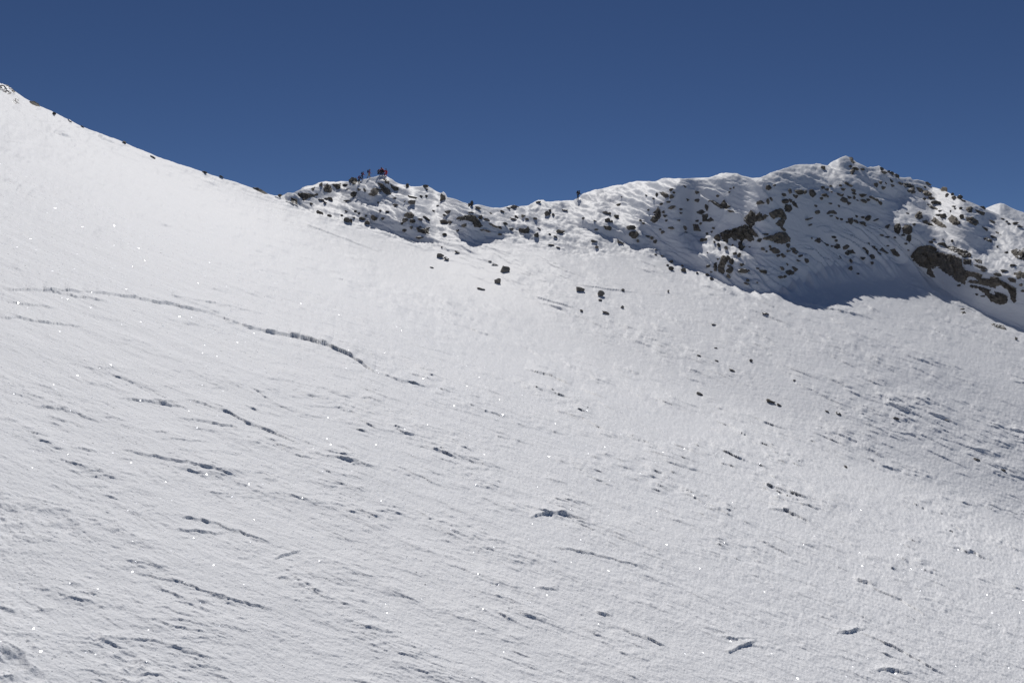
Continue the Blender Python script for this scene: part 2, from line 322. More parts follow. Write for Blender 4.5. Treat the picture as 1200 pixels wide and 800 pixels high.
def surf(x, y):
    """point of the snow surface seen at photo position x, y (ignoring relief shift)"""
    j = np.clip(np.interp(x, xs, np.arange(len(xs))), 0, len(xs) - 1.001); K = np.interp(x, xs, Kx)
    i = np.clip((y - K) / (830 - K) * (NR - 1), 0, NR - 1.001)
    i0 = np.asarray(i).astype(int); j0 = np.asarray(j).astype(int); fi = i - i0; fj = j - j0
    def g(A): return (A[i0, j0] * (1 - fj) + A[i0, j0 + 1] * fj) * (1 - fi) + (A[i0 + 1, j0] * (1 - fj) + A[i0 + 1, j0 + 1] * fj) * fi
    return np.stack([g(TX), g(TY), g(TZ)], -1)

# ---------------------------------------------------------------- materials
def mat(name):
    m = bpy.data.materials.new(name); m.use_nodes = True; m.node_tree.nodes.clear(); return m, m.node_tree
def N(t, typ, **kw):
    n = t.nodes.new(typ)
    for k, v in kw.items(): setattr(n, k, v)
    return n
def L_(t, a, b): t.links.new(a, b)
def math_(t, op, a, b=None, clamp=False):
    n = N(t, 'ShaderNodeMath', operation=op, use_clamp=clamp)
    for k, v in enumerate((a, b)):
        if v is None: continue
        if hasattr(v, 'is_output'): L_(t, v, n.inputs[k])
        else: n.inputs[k].default_value = v
    return n.outputs[0]

def snow_material(name, sparkle=True, near=True):
    m, t = mat(name)
    geo = N(t, 'ShaderNodeNewGeometry'); out = N(t, 'ShaderNodeOutputMaterial')
    n1 = N(t, 'ShaderNodeTexNoise'); n1.inputs['Scale'].default_value = .9; n1.inputs['Detail'].default_value = 9; n1.inputs['Roughness'].default_value = .62
    mp = N(t, 'ShaderNodeMapping'); mp.inputs['Scale'].default_value = (.75, 1.25, 1.0)
    L_(t, geo.outputs['Position'], mp.inputs[0]); L_(t, mp.outputs[0], n1.inputs['Vector'])
    n2 = N(t, 'ShaderNodeTexNoise'); n2.inputs['Scale'].default_value = 38; n2.inputs['Detail'].default_value = 6; n2.inputs['Roughness'].default_value = .7
    L_(t, geo.outputs['Position'], n2.inputs['Vector'])
    b1 = N(t, 'ShaderNodeBump'); b1.inputs['Strength'].default_value = .5; b1.inputs['Distance'].default_value = .16
    b2 = N(t, 'ShaderNodeBump'); b2.inputs['Strength'].default_value = .55; b2.inputs['Distance'].default_value = .012
    L_(t, n1.outputs[0], b1.inputs['Height']); L_(t, n2.outputs[0], b2.inputs['Height']); L_(t, b1.outputs[0], b2.inputs['Normal'])
    p = N(t, 'ShaderNodeBsdfPrincipled')
    tint = N(t, 'ShaderNodeTexNoise'); tint.inputs['Scale'].default_value = .35; tint.inputs['Detail'].default_value = 5
    L_(t, mp.outputs[0], tint.inputs['Vector'])
    mx = N(t, 'ShaderNodeMix', data_type='RGBA'); mx.inputs[6].default_value = (.845, .86, .885, 1); mx.inputs[7].default_value = (.895, .90, .91, 1)
    L_(t, tint.outputs[0], mx.inputs[0]); L_(t, mx.outputs[2], p.inputs['Base Color'])
    p.inputs['Roughness'].default_value = .6; p.inputs['Specular IOR Level'].default_value = .09
    L_(t, b2.outputs[0], p.inputs['Normal'])
    sh = p.outputs[0]
    if sparkle:
        # ice crystals: small mirror facets with random tilt; enlarged with distance so that their glints still show
        sep = N(t, 'ShaderNodeSeparateXYZ'); L_(t, geo.outputs['Position'], sep.inputs[0])
        ln = math_(t, 'LOGARITHM', math_(t, 'MAXIMUM', sep.outputs[1], 1.0), 2.0)
        fl = math_(t, 'FLOOR', ln)
        sc = math_(t, 'DIVIDE', 300.0, math_(t, 'POWER', 2.0, fl))
        vo = N(t, 'ShaderNodeTexVoronoi', feature='F1', voronoi_dimensions='3D'); mv = N(t, 'ShaderNodeMapping'); mv.inputs['Scale'].default_value = (.9, .45, .9); L_(t, geo.outputs['Position'], mv.inputs[0]); L_(t, mv.outputs[0], vo.inputs['Vector']); L_(t, sc, vo.inputs['Scale'])
        wn_ = N(t, 'ShaderNodeTexWhiteNoise', noise_dimensions='3D'); L_(t, vo.outputs['Position'], wn_.inputs['Vector'])
        sub = N(t, 'ShaderNodeVectorMath', operation='SUBTRACT'); L_(t, wn_.outputs['Color'], sub.inputs[0]); sub.inputs[1].default_value = (.5, .5, .5)
        scl = N(t, 'ShaderNodeVectorMath', operation='SCALE'); L_(t, sub.outputs[0], scl.inputs[0]); scl.inputs['Scale'].default_value = 2.6
        add = N(t, 'ShaderNodeVectorMath', operation='ADD'); L_(t, scl.outputs[0], add.inputs[0]); add.inputs[1].default_value = (0.0, 0.0, .55)
        nrm = N(t, 'ShaderNodeVectorMath', operation='NORMALIZE'); L_(t, add.outputs[0], nrm.inputs[0])
        gl = N(t, 'ShaderNodeBsdfGlossy'); gl.inputs['Roughness'].default_value = .27; gl.inputs['Color'].default_value = (.9, .93, 1, 1); L_(t, nrm.outputs[0], gl.inputs['Normal'])
        scol = N(t, 'ShaderNodeSeparateColor'); L_(t, vo.outputs['Color'], scol.inputs[0])
        small = math_(t, 'LESS_THAN', vo.outputs['Distance'], .27)
        pick = math_(t, 'MULTIPLY', math_(t, 'GREATER_THAN', scol.outputs[0], .86), math_(t, 'LESS_THAN', sep.outputs[1], 26.0))
        fac = math_(t, 'MULTIPLY', math_(t, 'MULTIPLY', small, pick), .55)
        ms = N(t, 'ShaderNodeMixShader'); L_(t, fac, ms.inputs[0]); L_(t, sh, ms.inputs[1]); L_(t, gl.outputs[0], ms.inputs[2]); sh = ms.outputs[0]
    L_(t, sh, out.inputs[0])
    return m
M_SNOW = snow_material('wind_packed_snow')
M_SNOWFAR = snow_material('far_snow', False)

def rock_material(name, c1, c2, snow=.5, snowlo=.55):
    m, t = mat(name)
    geo = N(t, 'ShaderNodeNewGeometry'); out = N(t, 'ShaderNodeOutputMaterial'); tc = N(t, 'ShaderNodeTexCoord')
    n1 = N(t, 'ShaderNodeTexNoise'); n1.inputs['Scale'].default_value = 1.3; n1.inputs['Detail'].default_value = 8; n1.inputs['Roughness'].default_value = .65; L_(t, geo.outputs['Position'], n1.inputs['Vector'])
    vo = N(t, 'ShaderNodeTexVoronoi', feature='DISTANCE_TO_EDGE'); vo.inputs['Scale'].default_value = .8
    mp = N(t, 'ShaderNodeMapping'); mp.inputs['Rotation'].default_value = (0, math.radians(32), .3); mp.inputs['Scale'].default_value = (.5, .8, 1.7); L_(t, geo.outputs['Position'], mp.inputs[0]); L_(t, mp.outputs[0], vo.inputs['Vector'])
    crack = N(t, 'ShaderNodeMapRange'); crack.inputs[1].default_value = 0; crack.inputs[2].default_value = .06; crack.inputs[3].default_value = .62; crack.inputs[4].default_value = 1; L_(t, vo.outputs[0], crack.inputs[0])
    mx = N(t, 'ShaderNodeMix', data_type='RGBA'); mx.inputs[6].default_value = (*c1, 1); mx.inputs[7].default_value = (*c2, 1)
    rmp = N(t, 'ShaderNodeMapRange'); rmp.inputs[1].default_value = .35; rmp.inputs[2].default_value = .65; L_(t, n1.outputs[0], rmp.inputs[0]); L_(t, rmp.outputs[0], mx.inputs[0])
    mul = N(t, 'ShaderNodeMix', data_type='RGBA', blend_type='MULTIPLY'); mul.inputs[0].default_value = 1; L_(t, mx.outputs[2], mul.inputs[6]); L_(t, crack.outputs[0], mul.inputs[7])
    b = N(t, 'ShaderNodeBump'); b.inputs['Strength'].default_value = .8; b.inputs['Distance'].default_value = .15; L_(t, n1.outputs[0], b.inputs['Height'])
    p = N(t, 'ShaderNodeBsdfPrincipled'); p.inputs['Roughness'].default_value = .85; p.inputs['Specular IOR Level'].default_value = .25; L_(t, mul.outputs[2], p.inputs['Base Color']); L_(t, b.outputs[0], p.inputs['Normal'])
    # snow lying on flat tops and blown into hollows
    sn = N(t, 'ShaderNodeBsdfPrincipled'); sn.inputs['Base Color'].default_value = (.86, .88, .90, 1); sn.inputs['Roughness'].default_value = .6
    sep = N(t, 'ShaderNodeSeparateXYZ'); L_(t, geo.outputs['Normal'], sep.inputs[0])
    n2 = N(t, 'ShaderNodeTexNoise'); n2.inputs['Scale'].default_value = 1.1; n2.inputs['Detail'].default_value = 5; n2.inputs['Roughness'].default_value = .6; L_(t, geo.outputs['Position'], n2.inputs['Vector'])
    s = math_(t, 'ADD', sep.outputs[2], math_(t, 'MULTIPLY', math_(t, 'SUBTRACT', n2.outputs[0], .5), 1.6))
    mr = N(t, 'ShaderNodeMapRange'); mr.inputs[1].default_value = snowlo + .30; mr.inputs[2].default_value = snowlo + .38; L_(t, s, mr.inputs[0])
    ms = N(t, 'ShaderNodeMixShader'); L_(t, mr.outputs[0], ms.inputs[0]); L_(t, p.outputs[0], ms.inputs[1]); L_(t, sn.outputs[0], ms.inputs[2])
    L_(t, ms.outputs[0], out.inputs[0]); return m
M_DARK = rock_material('dark_granite', (.09, .082, .07), (.185, .168, .142), snowlo=.66)
M_BROWN = rock_material('brown_granite', (.135, .12, .10), (.25, .222, .182), snowlo=.76)
M_OPEN = rock_material('lightened_granite', (.18, .165, .145), (.33, .30, .26), snowlo=.5)  # lighter granite: light missing on the backlit open-slope boulders is put into the colour
M_RIME = rock_material('rimed_rock', (.15, .135, .12), (.30, .265, .225), snowlo=.22)

def setup(o, label=None, cat=None, group=None, kind=None):
    if label: o['label'] = label
    if cat: o['category'] = cat
    if group: o['group'] = group
    if kind: o['kind'] = kind
    return o
def link(name, me, m=None, parent=None):
    o = bpy.data.objects.new(name, me); COL.objects.link(o)
    if m: me.materials.append(m)
    if parent: o.parent = parent
    return o

# ---------------------------------------------------------------- the mountain side
# ground behind and beside the viewer, one coarse sheet of the same slope
gx = np.concatenate([np.linspace(-400, -20, 12), np.linspace(-15, 15, 16), np.linspace(20, 400, 12)]); gy = np.array([-600, -300, -120, -50, -20, -8, -3, 0, .62])
GXX, GYY = np.meshgrid(gx, gy); GZ = -EYE + PA * GXX - .03 - .0 * GYY
ga = np.arange(GXX.size).reshape(GXX.shape); gq = np.stack([ga[:-1, :-1], ga[:-1, 1:], ga[1:, 1:], ga[1:, :-1]], -1).reshape(-1, 4)
me = grid_mesh('snow_slope', PX, PY, PZ, (np.stack([GXX, GYY, GZ], -1).reshape(-1, 3), gq))
setup(link('snow_slope', me, M_SNOW), kind='structure')

# distant peak behind the right end of the ridge
pk = lut([(1060,300),(1110,268),(1138,250.5),(1145,248),(1152,245.5),(1160,242),(1166,239.6),(1172,238),(1177,239),(1185,243.5),(1192,246.5),(1200,249),(1215,257),(1240,262),(1270,259),(1330,285),(1420,330)])
px_ = np.arange(1060, 1421, .9); rr = np.linspace(0, 1, 70)
PXX = np.repeat(px_[None], 70, 0); base_y = pk(px_) + 75
YY = pk(px_)[None] + (base_y - pk(px_))[None] * rr[:, None] ** 1.2
D = 640 - 230 * rr[:, None] ** .9 + 0 * YY
vv = (400 - YY) / FPX; hh = (2.2 * fbm(PXX / 22, YY / 7, 4, 130) + 1.0 * np.abs(fbm(PXX / 7, YY / 4, 3, 133))) * sstep(0, .06, rr)[:, None]
X3 = (PXX - 600) / FPX * D; Z3 = vv * D + hh * D / FPX
X3 = np.vstack([X3[0:1] * (D[0, 0] + 60) / D[0, 0], X3]); Z3 = np.vstack([Z3[0:1] - 40, Z3]); D3 = np.vstack([D[0:1] + 60, D])
me = grid_mesh('distant_peak', X3, D3, Z3)
setup(link('distant_peak', me, M_SNOWFAR), kind='structure')
#ROCKS_BEGIN
# ---------------------------------------------------------------- rocks
YI = 400 - TZ / TY * FPX; YIm = np.maximum.accumulate(YI, axis=0); COLi = np.arange(len(xs))
def spot(x, y):
    """surface point that the photo shows at x, y"""
    x = np.atleast_1d(np.asarray(x, float)); y = np.atleast_1d(np.asarray(y, float)); out = np.zeros((len(x), 3))
    jf = np.clip(np.interp(x, xs, COLi), 0, len(xs) - 1.01)
    for n in range(len(x)):
        j = int(round(jf[n])); i = int(np.searchsorted(YIm[:, j], y[n])); i = min(max(i, 1), NR - 1)
        a, b = YIm[i - 1, j], YIm[i, j]; f = 0 if b - a < 1e-6 else min(max((y[n] - a) / (b - a), 0), 1)
        yy = TY[i - 1, j] * (1 - f) + TY[i, j] * f
        out[n] = ((x[n] - 600) / FPX * yy, yy, (400 - max(y[n], a - .5)) / FPX * yy)
    return out
def seg_dist(px, py, poly):
    d = np.full(px.shape, 1e9); n = len(poly)
    for i in range(n):
        x0, y0 = poly[i]; x1, y1 = poly[(i + 1) % n]; dx, dy = x1 - x0, y1 - y0
        t = np.clip(((px - x0) * dx + (py - y0) * dy) / (dx * dx + dy * dy + 1e-9), 0, 1)
        d = np.minimum(d, np.hypot(px - x0 - t * dx, py - y0 - t * dy))
    return np.where(inpoly(px, py, poly), d, -d)
def blocky(px, py, seed, cell, ang=.6):
    """piecewise flat facets, longer along the bedding"""
    r = np.random.RandomState(seed); ca, sa = math.cos(ang), math.sin(ang)
    a = px * ca + py * sa; b = -px * sa + py * ca
    x0, x1, y0, y1 = a.min(), a.max(), b.min(), b.max()
    n = max(4, int((x1 - x0) / (cell * 1.5) * (y1 - y0) / cell * 1.0) + 3)
    sx = r.uniform(x0, x1, n); sy = r.uniform(y0, y1, n); c = r.uniform(-1, 1, n); g1 = r.normal(0, .55, n); g2 = r.normal(0, .8, n)
    best = np.full(px.shape, 1e9); h = np.zeros(px.shape)
    for k in range(n):
        d = np.hypot((a - sx[k]) / 1.5, b - sy[k]); m = d < best; best[m] = d[m]
        h[m] = (c[k] + g1[k] * (a[m] - sx[k]) / cell + g2[k] * (b[m] - sy[k]) / cell)
    return h
def outcrop(name, poly, m, label, group=None, T=None, seed=0):
    P = np.array(poly, float); x0, y0 = P.min(0) - 2.2; x1, y1 = P.max(0) + 2.2
    w, h = x1 - x0 - 4, y1 - y0 - 4; st = max(.42, math.sqrt(w * h) / 75)
    gx_ = np.arange(x0, x1 + st, st); gy_ = np.arange(y0, y1 + st, st); GX_, GY_ = np.meshgrid(gx_, gy_)
    d = seg_dist(GX_, GY_, poly)
    size = max(2.2, 2 * np.percentile(d[d > 0], 95) if (d > 0).any() else 2)
    d = d + min(1.3, size * .09) * (fbm(GX_ / 2.6 + seed, GY_ / 2.0, 3, seed % 7 + 200, .6)) * 1.6
    T = T or min(7, size * .34)
    tup = np.clip((P[:, 1].max() - GY_) / (np.ptp(P[:, 1]) + 1e-6), 0, 1)
    hp = T * (1 - np.exp(-np.clip(d, 0, None) / (.10 * size + .25))) * (.62 + .62 * tup)
    hp = hp + np.clip(d / (size * .18), 0, 1) * (.34 * T * blocky(GX_, GY_, seed + 5, max(2.2, size * .33)) + .16 * T * blocky(GX_, GY_, seed + 9, max(1.3, size * .13)))
    hp = np.where(d < 0, 1.2 * d, np.maximum(hp, .25 * T * np.clip(d / (.3 * size), 0, 1)))
    base = spot(GX_.ravel(), np.minimum(GY_ + T * .30, 820).ravel()).reshape(GX_.shape + (3,))
    Yb = base[..., 1]; lo, hi = np.percentile(Yb, 4), np.percentile(Yb, 92); Yb = gblur(np.clip(Yb, lo, hi), 1.6)
    base = np.stack([(GX_ - 600) / FPX * Yb, Yb, (400 - (GY_ + T * .30)) / FPX * Yb], -1)
    A = np.c_[base.reshape(-1, 3)[:, :2] - base.reshape(-1, 3)[:, :2].mean(0), np.ones(base.size // 3)]
    co_, *_ = np.linalg.lstsq(A, base[..., 2].ravel(), rcond=None)
    n = np.array([-co_[0], -co_[1], 1.]); n /= np.linalg.norm(n)
    dr = n * .55 + np.array([0, -.75, .12]); dr /= np.linalg.norm(dr)
    mpp = np.median(Yb) / FPX
    V3 = base + dr * (hp * mpp)[..., None]
    keep = (d > -1.6)
    idx = -np.ones(d.shape, int)
    q = keep[1:, 1:] & keep[1:, :-1] & keep[:-1, 1:] & keep[:-1, :-1]
    used = np.zeros(d.shape, bool); used[1:, 1:] |= q; used[1:, :-1] |= q; used[:-1, 1:] |= q; used[:-1, :-1] |= q
    idx[used] = np.arange(used.sum()); org = V3[used].mean(0)
    vs = V3[used] - org
    fs = np.stack([idx[1:, :-1][q], idx[1:, 1:][q], idx[:-1, 1:][q], idx[:-1, :-1][q]], -1)
    me = bpy.data.meshes.new(name); me.from_pydata(vs.tolist(), [], fs.tolist()); me.update()
    o = link(name, me, m); o.location = org.tolist()
    return setup(o, label, 'rock', group)

# named rocks: (outline, material, label, landmark words)
D_, B_, R_m = M_DARK, M_BROWN, M_RIME
NAMED = [
 ([(349,226),(356,225.5),(363,226),(367,228),(372,226),(371,229),(363,231),(360,232.5),(356,235),(353,231),(350,229)], D_, 'long dark slab lowest on the crest of the left knoll', 'the long knoll slab'),
 ([(341,231),(348,233),(349,235),(347.5,239),(342,238)], D_, 'squat dark rock where the left knoll meets the smooth slope', 'the squat knoll rock'),
 ([(363.5,221),(369,218),(369,221),(366.5,224.5)], D_, 'small wedge rock standing on the knoll crest above the long slab', ''),
 ([(379,222.5),(380.5,217),(384,214),(388,218),(390,224),(386,225),(381,224.5)], B_, 'pointed brown block midway along the knoll crest', 'the pointed crest block'),
 ([(389,215.5),(399,214.5),(399,220),(395,222),(391,218)], D_, 'dark square block just right of the pointed brown crest block', 'the square crest block'),
 ([(409.5,210),(412,207.8),(416,208),(418,211),(417.5,215),(414,216),(410.5,213.5)], B_, 'round snow-plastered boulder beside the lowest climber on the knoll', 'the boulder beside the climbers'),
 ([(443,213.5),(448,214.5),(452,218.5),(457,222),(458.5,227.5),(453,227.5),(449,225),(446,220)], B_, 'large pale brown slab under the summit of the knoll', 'the pale slab under the climbers'),
 ([(457,215.5),(461,217.5),(467,219),(467.5,223),(462,223.5),(459,220)], B_, 'brown slab at the right shoulder of the knoll summit', 'the shoulder slab'),
 ([(448.5,208),(453,210),(456.5,212),(456,216),(451.5,215)], B_, 'small brown block directly below the red-clad group', 'the block below the red group'),
 ([(434,222.5),(439,219.5),(447,221.5),(447,225),(440,225.5),(435,225)], D_, 'low dark ledge left of the pale slab on the knoll', 'the low dark ledge'),
 ([(473,251.5),(476,249),(482,248),(485.5,251),(485,255),(479,255.5),(474,253.5)], B_, 'broad tan boulder in the hollow right of the knoll', 'the tan boulder in the hollow'),
 ([(487.5,265.5),(493,264.5),(495,267),(503,266),(502.5,270),(503,274),(496,273.5),(490,271.5)], D_, 'dark blocky rock low in the hollow right of the knoll', 'the blocky hollow rock'),
 ([(536,254.5),(541,253),(548,251.5),(556,251.5),(561,257),(566,264),(563,266),(556,265.5),(553,259),(547,257.5),(540,258)], D_, 'long dark crag falling down-right below the saddle', 'the saddle crag'),
 ([(608,266),(612,267.5),(617,267),(619,264),(621,269),(620,273),(614,273),(608,271)], D_, 'dark horned rock with a shadow lobe under the saddle', 'the horned saddle rock'),
 ([(773,225),(777,224),(783,227.5),(784,230),(780,232),(775.5,229)], B_, 'big tan oval boulder high on the shaded slope', 'the tan oval boulder'),
 ([(771,241.5),(774,246),(774.5,253),(771,258),(767,261.5),(762,258),(764,253.5),(768,250),(763.5,249.5),(768.5,246)], D_, 'tall ragged dark rock left on the shaded slope', 'the tall ragged rock'),
 ([(831.5,234.5),(836,234.5),(844,239),(849,233),(852,239),(857,241.5),(850,245),(844,243.5),(837,239)], D_, 'dark winged rock tucked behind the bright snow crest', 'the winged rock'),
 ([(816,248),(822,245),(827,248),(822,251),(817,250)], D_, 'small dark roof-shaped rock under the winged rock', ''),
 ([(823,251),(829,250),(830,253),(828,257),(833,254),(837,258),(831,259.5),(823,259)], D_, 'twin-pointed dark rock low beneath the winged rock', 'the twin-pointed rock'),
 ([(812,262),(818,262.5),(819.5,267),(822,270.5),(813,270)], B_, 'square brown rock alone on the shaded slope', 'the square brown rock'),
 ([(846,298.5),(849,298.5),(854,303),(852,306),(849.5,310),(849,314),(849.5,318),(847,320.5),(842,319),(841,313),(843,306)], B_, 'tall brown crag at the foot of the shaded slope', 'the tall foot crag'),
 ([(836,309),(840,306.5),(840.5,314),(840,318),(836,317)], D_, 'narrow upright dark slab beside the tall foot crag', ''),
 ([(871,256),(880,246),(884,249),(886,251),(890,248),(894,252),(896,250),(901,252),(897,255),(892,258),(886,259),(884,263),(880,266),(875,261)], D_, 'dark notched crag leaning left in the couloir', 'the notched crag'),
 ([(901,249),(909,245),(915,243),(920,249),(922,255),(920,257.5),(915,254),(912,254),(906,256),(903,253)], B_, 'arched brown crag with a small snow spot, right of the notched crag', 'the arched crag'),
 ([(911,259),(915,255),(920,258),(919,261),(917,265.5),(911,264),(909,261)], B_, 'brown block hanging under the arched crag', 'the hanging block'),
 ([(918.5,243),(921,239),(926,239),(928.5,242),(928,246),(924,248),(920,247)], D_, 'round dark boulder nested above the arched crag', 'the nested round boulder'),
 ([(927,236),(931,235),(936,244),(929,240.5)], D_, 'thin dark fin right of the nested round boulder', ''),
 ([(844,272),(850,269),(860,267),(868,264),(873,262),(880,266),(886,272),(889,277),(884,276),(880,273),(884,280),(879,282),(873,278),(869,283),(866,279),(860,281),(857,276),(854,279),(852,287.5),(849,282),(845,278)], D_, 'wide black crag crowning the rib in the middle of the shaded face', 'the wide black crag'),
 ([(865,284),(869,282),(871,288),(880,288.5),(879,290.5),(874,288.5),(871,291),(869,296),(866,294)], D_, 'black pillar below the wide black crag', 'the black pillar'),
 ([(893,278),(900,276),(907,274),(911,271),(918,271),(922,273),(926,278),(926.5,282),(920,284),(912,284.5),(903,281),(896,279.5)], B_, 'broad wedge-shaped brown slab in the couloir', 'the broad wedge slab'),
 ([(903,291),(907,289),(912,291),(915,295),(911,297),(905,295.5)], B_, 'rounded brown boulder below the broad wedge slab', 'the rounded couloir boulder'),
 ([(926,290),(931,290),(935,294),(937,297),(932,297.5),(928,295)], B_, 'leaning brown boulder to the lower right of the broad wedge slab', 'the leaning boulder'),
 ([(920,317),(926,315.5),(931,318),(931,321),(925,322),(921,320)], B_, 'largest brown boulder near the shadow edge at the couloir foot', 'the couloir-foot boulder'),
 ([(995,183.8),(999,184.5),(1000,188),(1003,191),(999,191.5),(996,188)], B_, 'brown rock just right of the snowy summit tip', 'the summit rock'),
 ([(996,200),(999,197),(1002,199),(1001,203),(997.5,204.5)], B_, 'tan rock in the hollow beneath the summit tip', 'the rock under the summit'),
 ([(968.5,249.5),(972,246.5),(977,246),(980,248),(981.5,251),(974,250),(969,251)], B_, 'low brown roof-shaped rock below the summit rock band', 'the roof-shaped rock'),
 ([(993.5,255.5),(999,254.5),(1000,259),(998,263),(994,261)], B_, 'square brown rock in the lower scatter under the summit', 'the square scatter rock'),
 ([(984,233),(988,230),(993,232),(994,237),(989,237),(985,235)], B_, 'brown boulder in the upper rock band under the summit', 'the upper band boulder'),
 ([(954,282),(958,278),(963,281),(966,284),(972,286.5),(971,288.5),(965,287),(960,284.5)], D_, 'dark spiked rock at the left of the middle rock row', 'the spiked rock'),
 ([(977.5,288),(980,285),(984,286),(985,290),(981,291.5),(978,290)], D_, 'dark rounded rock right of the spiked rock', 'the rounded row rock'),
 ([(987.5,289),(991,286.5),(995.5,285),(995.5,289),(992,292),(988,292)], B_, 'pale grey-brown block standing in the middle rock row', 'the pale row block'),
 ([(989.5,296),(993,292.5),(999,292),(1003,296.5),(998,296.5),(993,299)], D_, 'dark slab leaning under the pale row block', ''),
 ([(980,302.5),(984,299),(988,304.5),(983,304.5)], D_, 'dark triangular rock alone below the middle rock row', 'the lone triangular rock'),
 ([(1005,293),(1009,292),(1013,296),(1015,294),(1010,290),(1013,289),(1018,294),(1018,298),(1016,301),(1011,298)], B_, 'brown hook-shaped rock with snow in its bend', 'the hook-shaped rock'),
 ([(1031,292),(1034,289.5),(1037,293),(1042,296.5),(1039,297),(1035,294.5),(1032,297)], B_, 'two-tongued brown slab in the middle rock row', 'the two-tongued slab'),
 ([(1043,292),(1048,291),(1052,295),(1055,299),(1052,301),(1047,298)], B_, 'flat brown slab tipped down-right at the end of the middle row', 'the tipped slab'),
 ([(1047.5,265),(1050,261.5),(1054,261.5),(1056,266),(1055,272),(1052,274),(1048,271)], D_, 'left of the two round dark boulders under the bright snowfield', 'the left round boulder'),
 ([(1057,266),(1061,262.5),(1066,262.5),(1069.5,267),(1069,272),(1065,274.5),(1058,273)], B_, 'right of the two round dark boulders under the bright snowfield', 'the right round boulder'),
 ([(1063,275),(1068,274.5),(1068,280),(1066,284),(1062,281)], D_, 'dark rock hanging below the right round boulder', ''),
 ([(1057,214),(1066,215),(1071,217),(1073.5,226),(1068,226.5),(1066,219),(1061,220),(1059,218)], D_, 'tall dark crag below the knobbly crest right of the summit', 'the crest crag'),
 ([(1080,222.5),(1087,223),(1092,227),(1091,230),(1083,228.5)], B_, 'brown crag right of the crest crag', 'the second crest crag'),
 ([(1102.5,221.5),(1105,219),(1108.5,219.5),(1108.5,223),(1106,224.5),(1103,223)], B_, 'square brown block standing up on the right skyline', 'the skyline block'),
 ([(1085,238),(1092,240.5),(1100,244.5),(1098,245.5),(1090,243.5)], D_, 'long thin slab slanting below the skyline block', 'the slanting slab'),
 ([(1072,251.5),(1077,246.5),(1080,249.5),(1081.5,255),(1078,257),(1073,255)], B_, 'steep brown tooth on the bright snowfield right of the summit', 'the brown tooth'),
 ([(1091,258),(1095,254),(1100,258),(1106,262),(1109.5,266),(1104,267),(1097,263.5)], B_, 'large brown boulder at the upper edge of the right shaded hollow', 'the left hollow-edge boulder'),
 ([(1110,255.5),(1115,251.5),(1121,255),(1125.5,260),(1125,263),(1116,263),(1113,259)], B_, 'wide brown boulder between its two neighbours above the right shaded hollow', 'the middle hollow-edge boulder'),
 ([(1132,254),(1140,254),(1146,258),(1147,261),(1143.5,264),(1137,261.5),(1133,258.5)], B_, 'brown boulder furthest right above the right shaded hollow', 'the right hollow-edge boulder'),
 ([(1132.5,242.5),(1137,241.5),(1140,243),(1139.5,248),(1134,248),(1132,245.5)], B_, 'square brown rock in snow below the right skyline', 'the square ridge rock'),
 ([(1069,297),(1073,291),(1079,287),(1088,286),(1093,287.5),(1098,291),(1096,292.5),(1102,295),(1108,296),(1115,298),(1122,300),(1127,303),(1128,312),(1134,318),(1134,324),(1130,329),(1135,332),(1128,330.5),(1120,327),(1113,320),(1110,319),(1105,316),(1099,310),(1092,312.5),(1088,313),(1080,311),(1073,306),(1070,300)], B_, 'biggest cliff of bare brown rock at the lower right', 'the big cliff'),
 ([(1087,314.5),(1091,313.5),(1094,320),(1097,325.5),(1091,323.5),(1086,320)], B_, 'rock foot jutting from the lower left of the biggest cliff', ''),
 ([(1100,284),(1107,284),(1110,288),(1117,288),(1126,292),(1134,294),(1139,297),(1137,301.5),(1130,302),(1124,298),(1115,294),(1107,289)], D_, 'dark slab roof parallel above the biggest cliff', 'the slab roof'),
 ([(1129,303),(1138,303.5),(1138,309.5),(1129,309)], D_, 'dark square block between slab roof and biggest cliff', ''),
 ([(1141,303.5),(1148,303.5),(1151,305),(1150.5,309),(1145,307.5)], B_, 'brown block right of the slab roof', 'the block right of the roof'),
 ([(1139,310),(1146,310),(1154,312),(1158,316),(1150,315)], B_, 'thin brown ledge right of the biggest cliff', 'the thin ledge'),
 ([(1133,317),(1142,318),(1151,321),(1150,325),(1161,326),(1160,323),(1170,324),(1174,333),(1168,335),(1166,337),(1156,334),(1148,332),(1140,331),(1134,330),(1136,327),(1146,328),(1142,324),(1134,323)], B_, 'long brown buttress reaching right from the biggest cliff', 'the long buttress'),
 ([(1142,334),(1150,335),(1161,339),(1159,342),(1167,345),(1165,340),(1175,343),(1181,346),(1181,353),(1175,356),(1168,355),(1161,352),(1157,347),(1150,340)], D_, 'lowest dark buttress under the long brown buttress', 'the lowest buttress'),
 ([(1171,327),(1180,331),(1191,337),(1191,352),(1188,355),(1184,349),(1183,343),(1180,338),(1175,335)], D_, 'black cleft wall right of the lowest buttress', 'the black wall'),
 ([(1184,293),(1190,291),(1195,293),(1200,291),(1210,293),(1214,303),(1200,304.5),(1190,301)], D_, 'dark crag cut by the right edge of the picture', 'the edge crag'),
 ([(1180,325),(1186,324.5),(1191,327),(1190,331),(1184,329.5)], D_, 'dark block above the black wall', ''),
 ([(1188,319),(1195,317),(1202,320),(1201,325),(1192,326)], D_, 'dark rock right above the black wall near the picture edge', ''),
 ([(1160,378.5),(1168,379),(1176,381),(1180,386),(1172,385),(1165,382)], D_, 'dark lens-shaped rock on the crest of the lowest bright rib', 'the lens-shaped rock'),
 ([(1124,361.5),(1128,360.6),(1132,361.2),(1128,363)], D_, 'upper of two thin dark stones on the lowest rib', ''),
 ([(1125.5,365.5),(1130,364),(1132.5,367),(1127,367.5)], D_, 'lower of two thin dark stones on the lowest rib', ''),
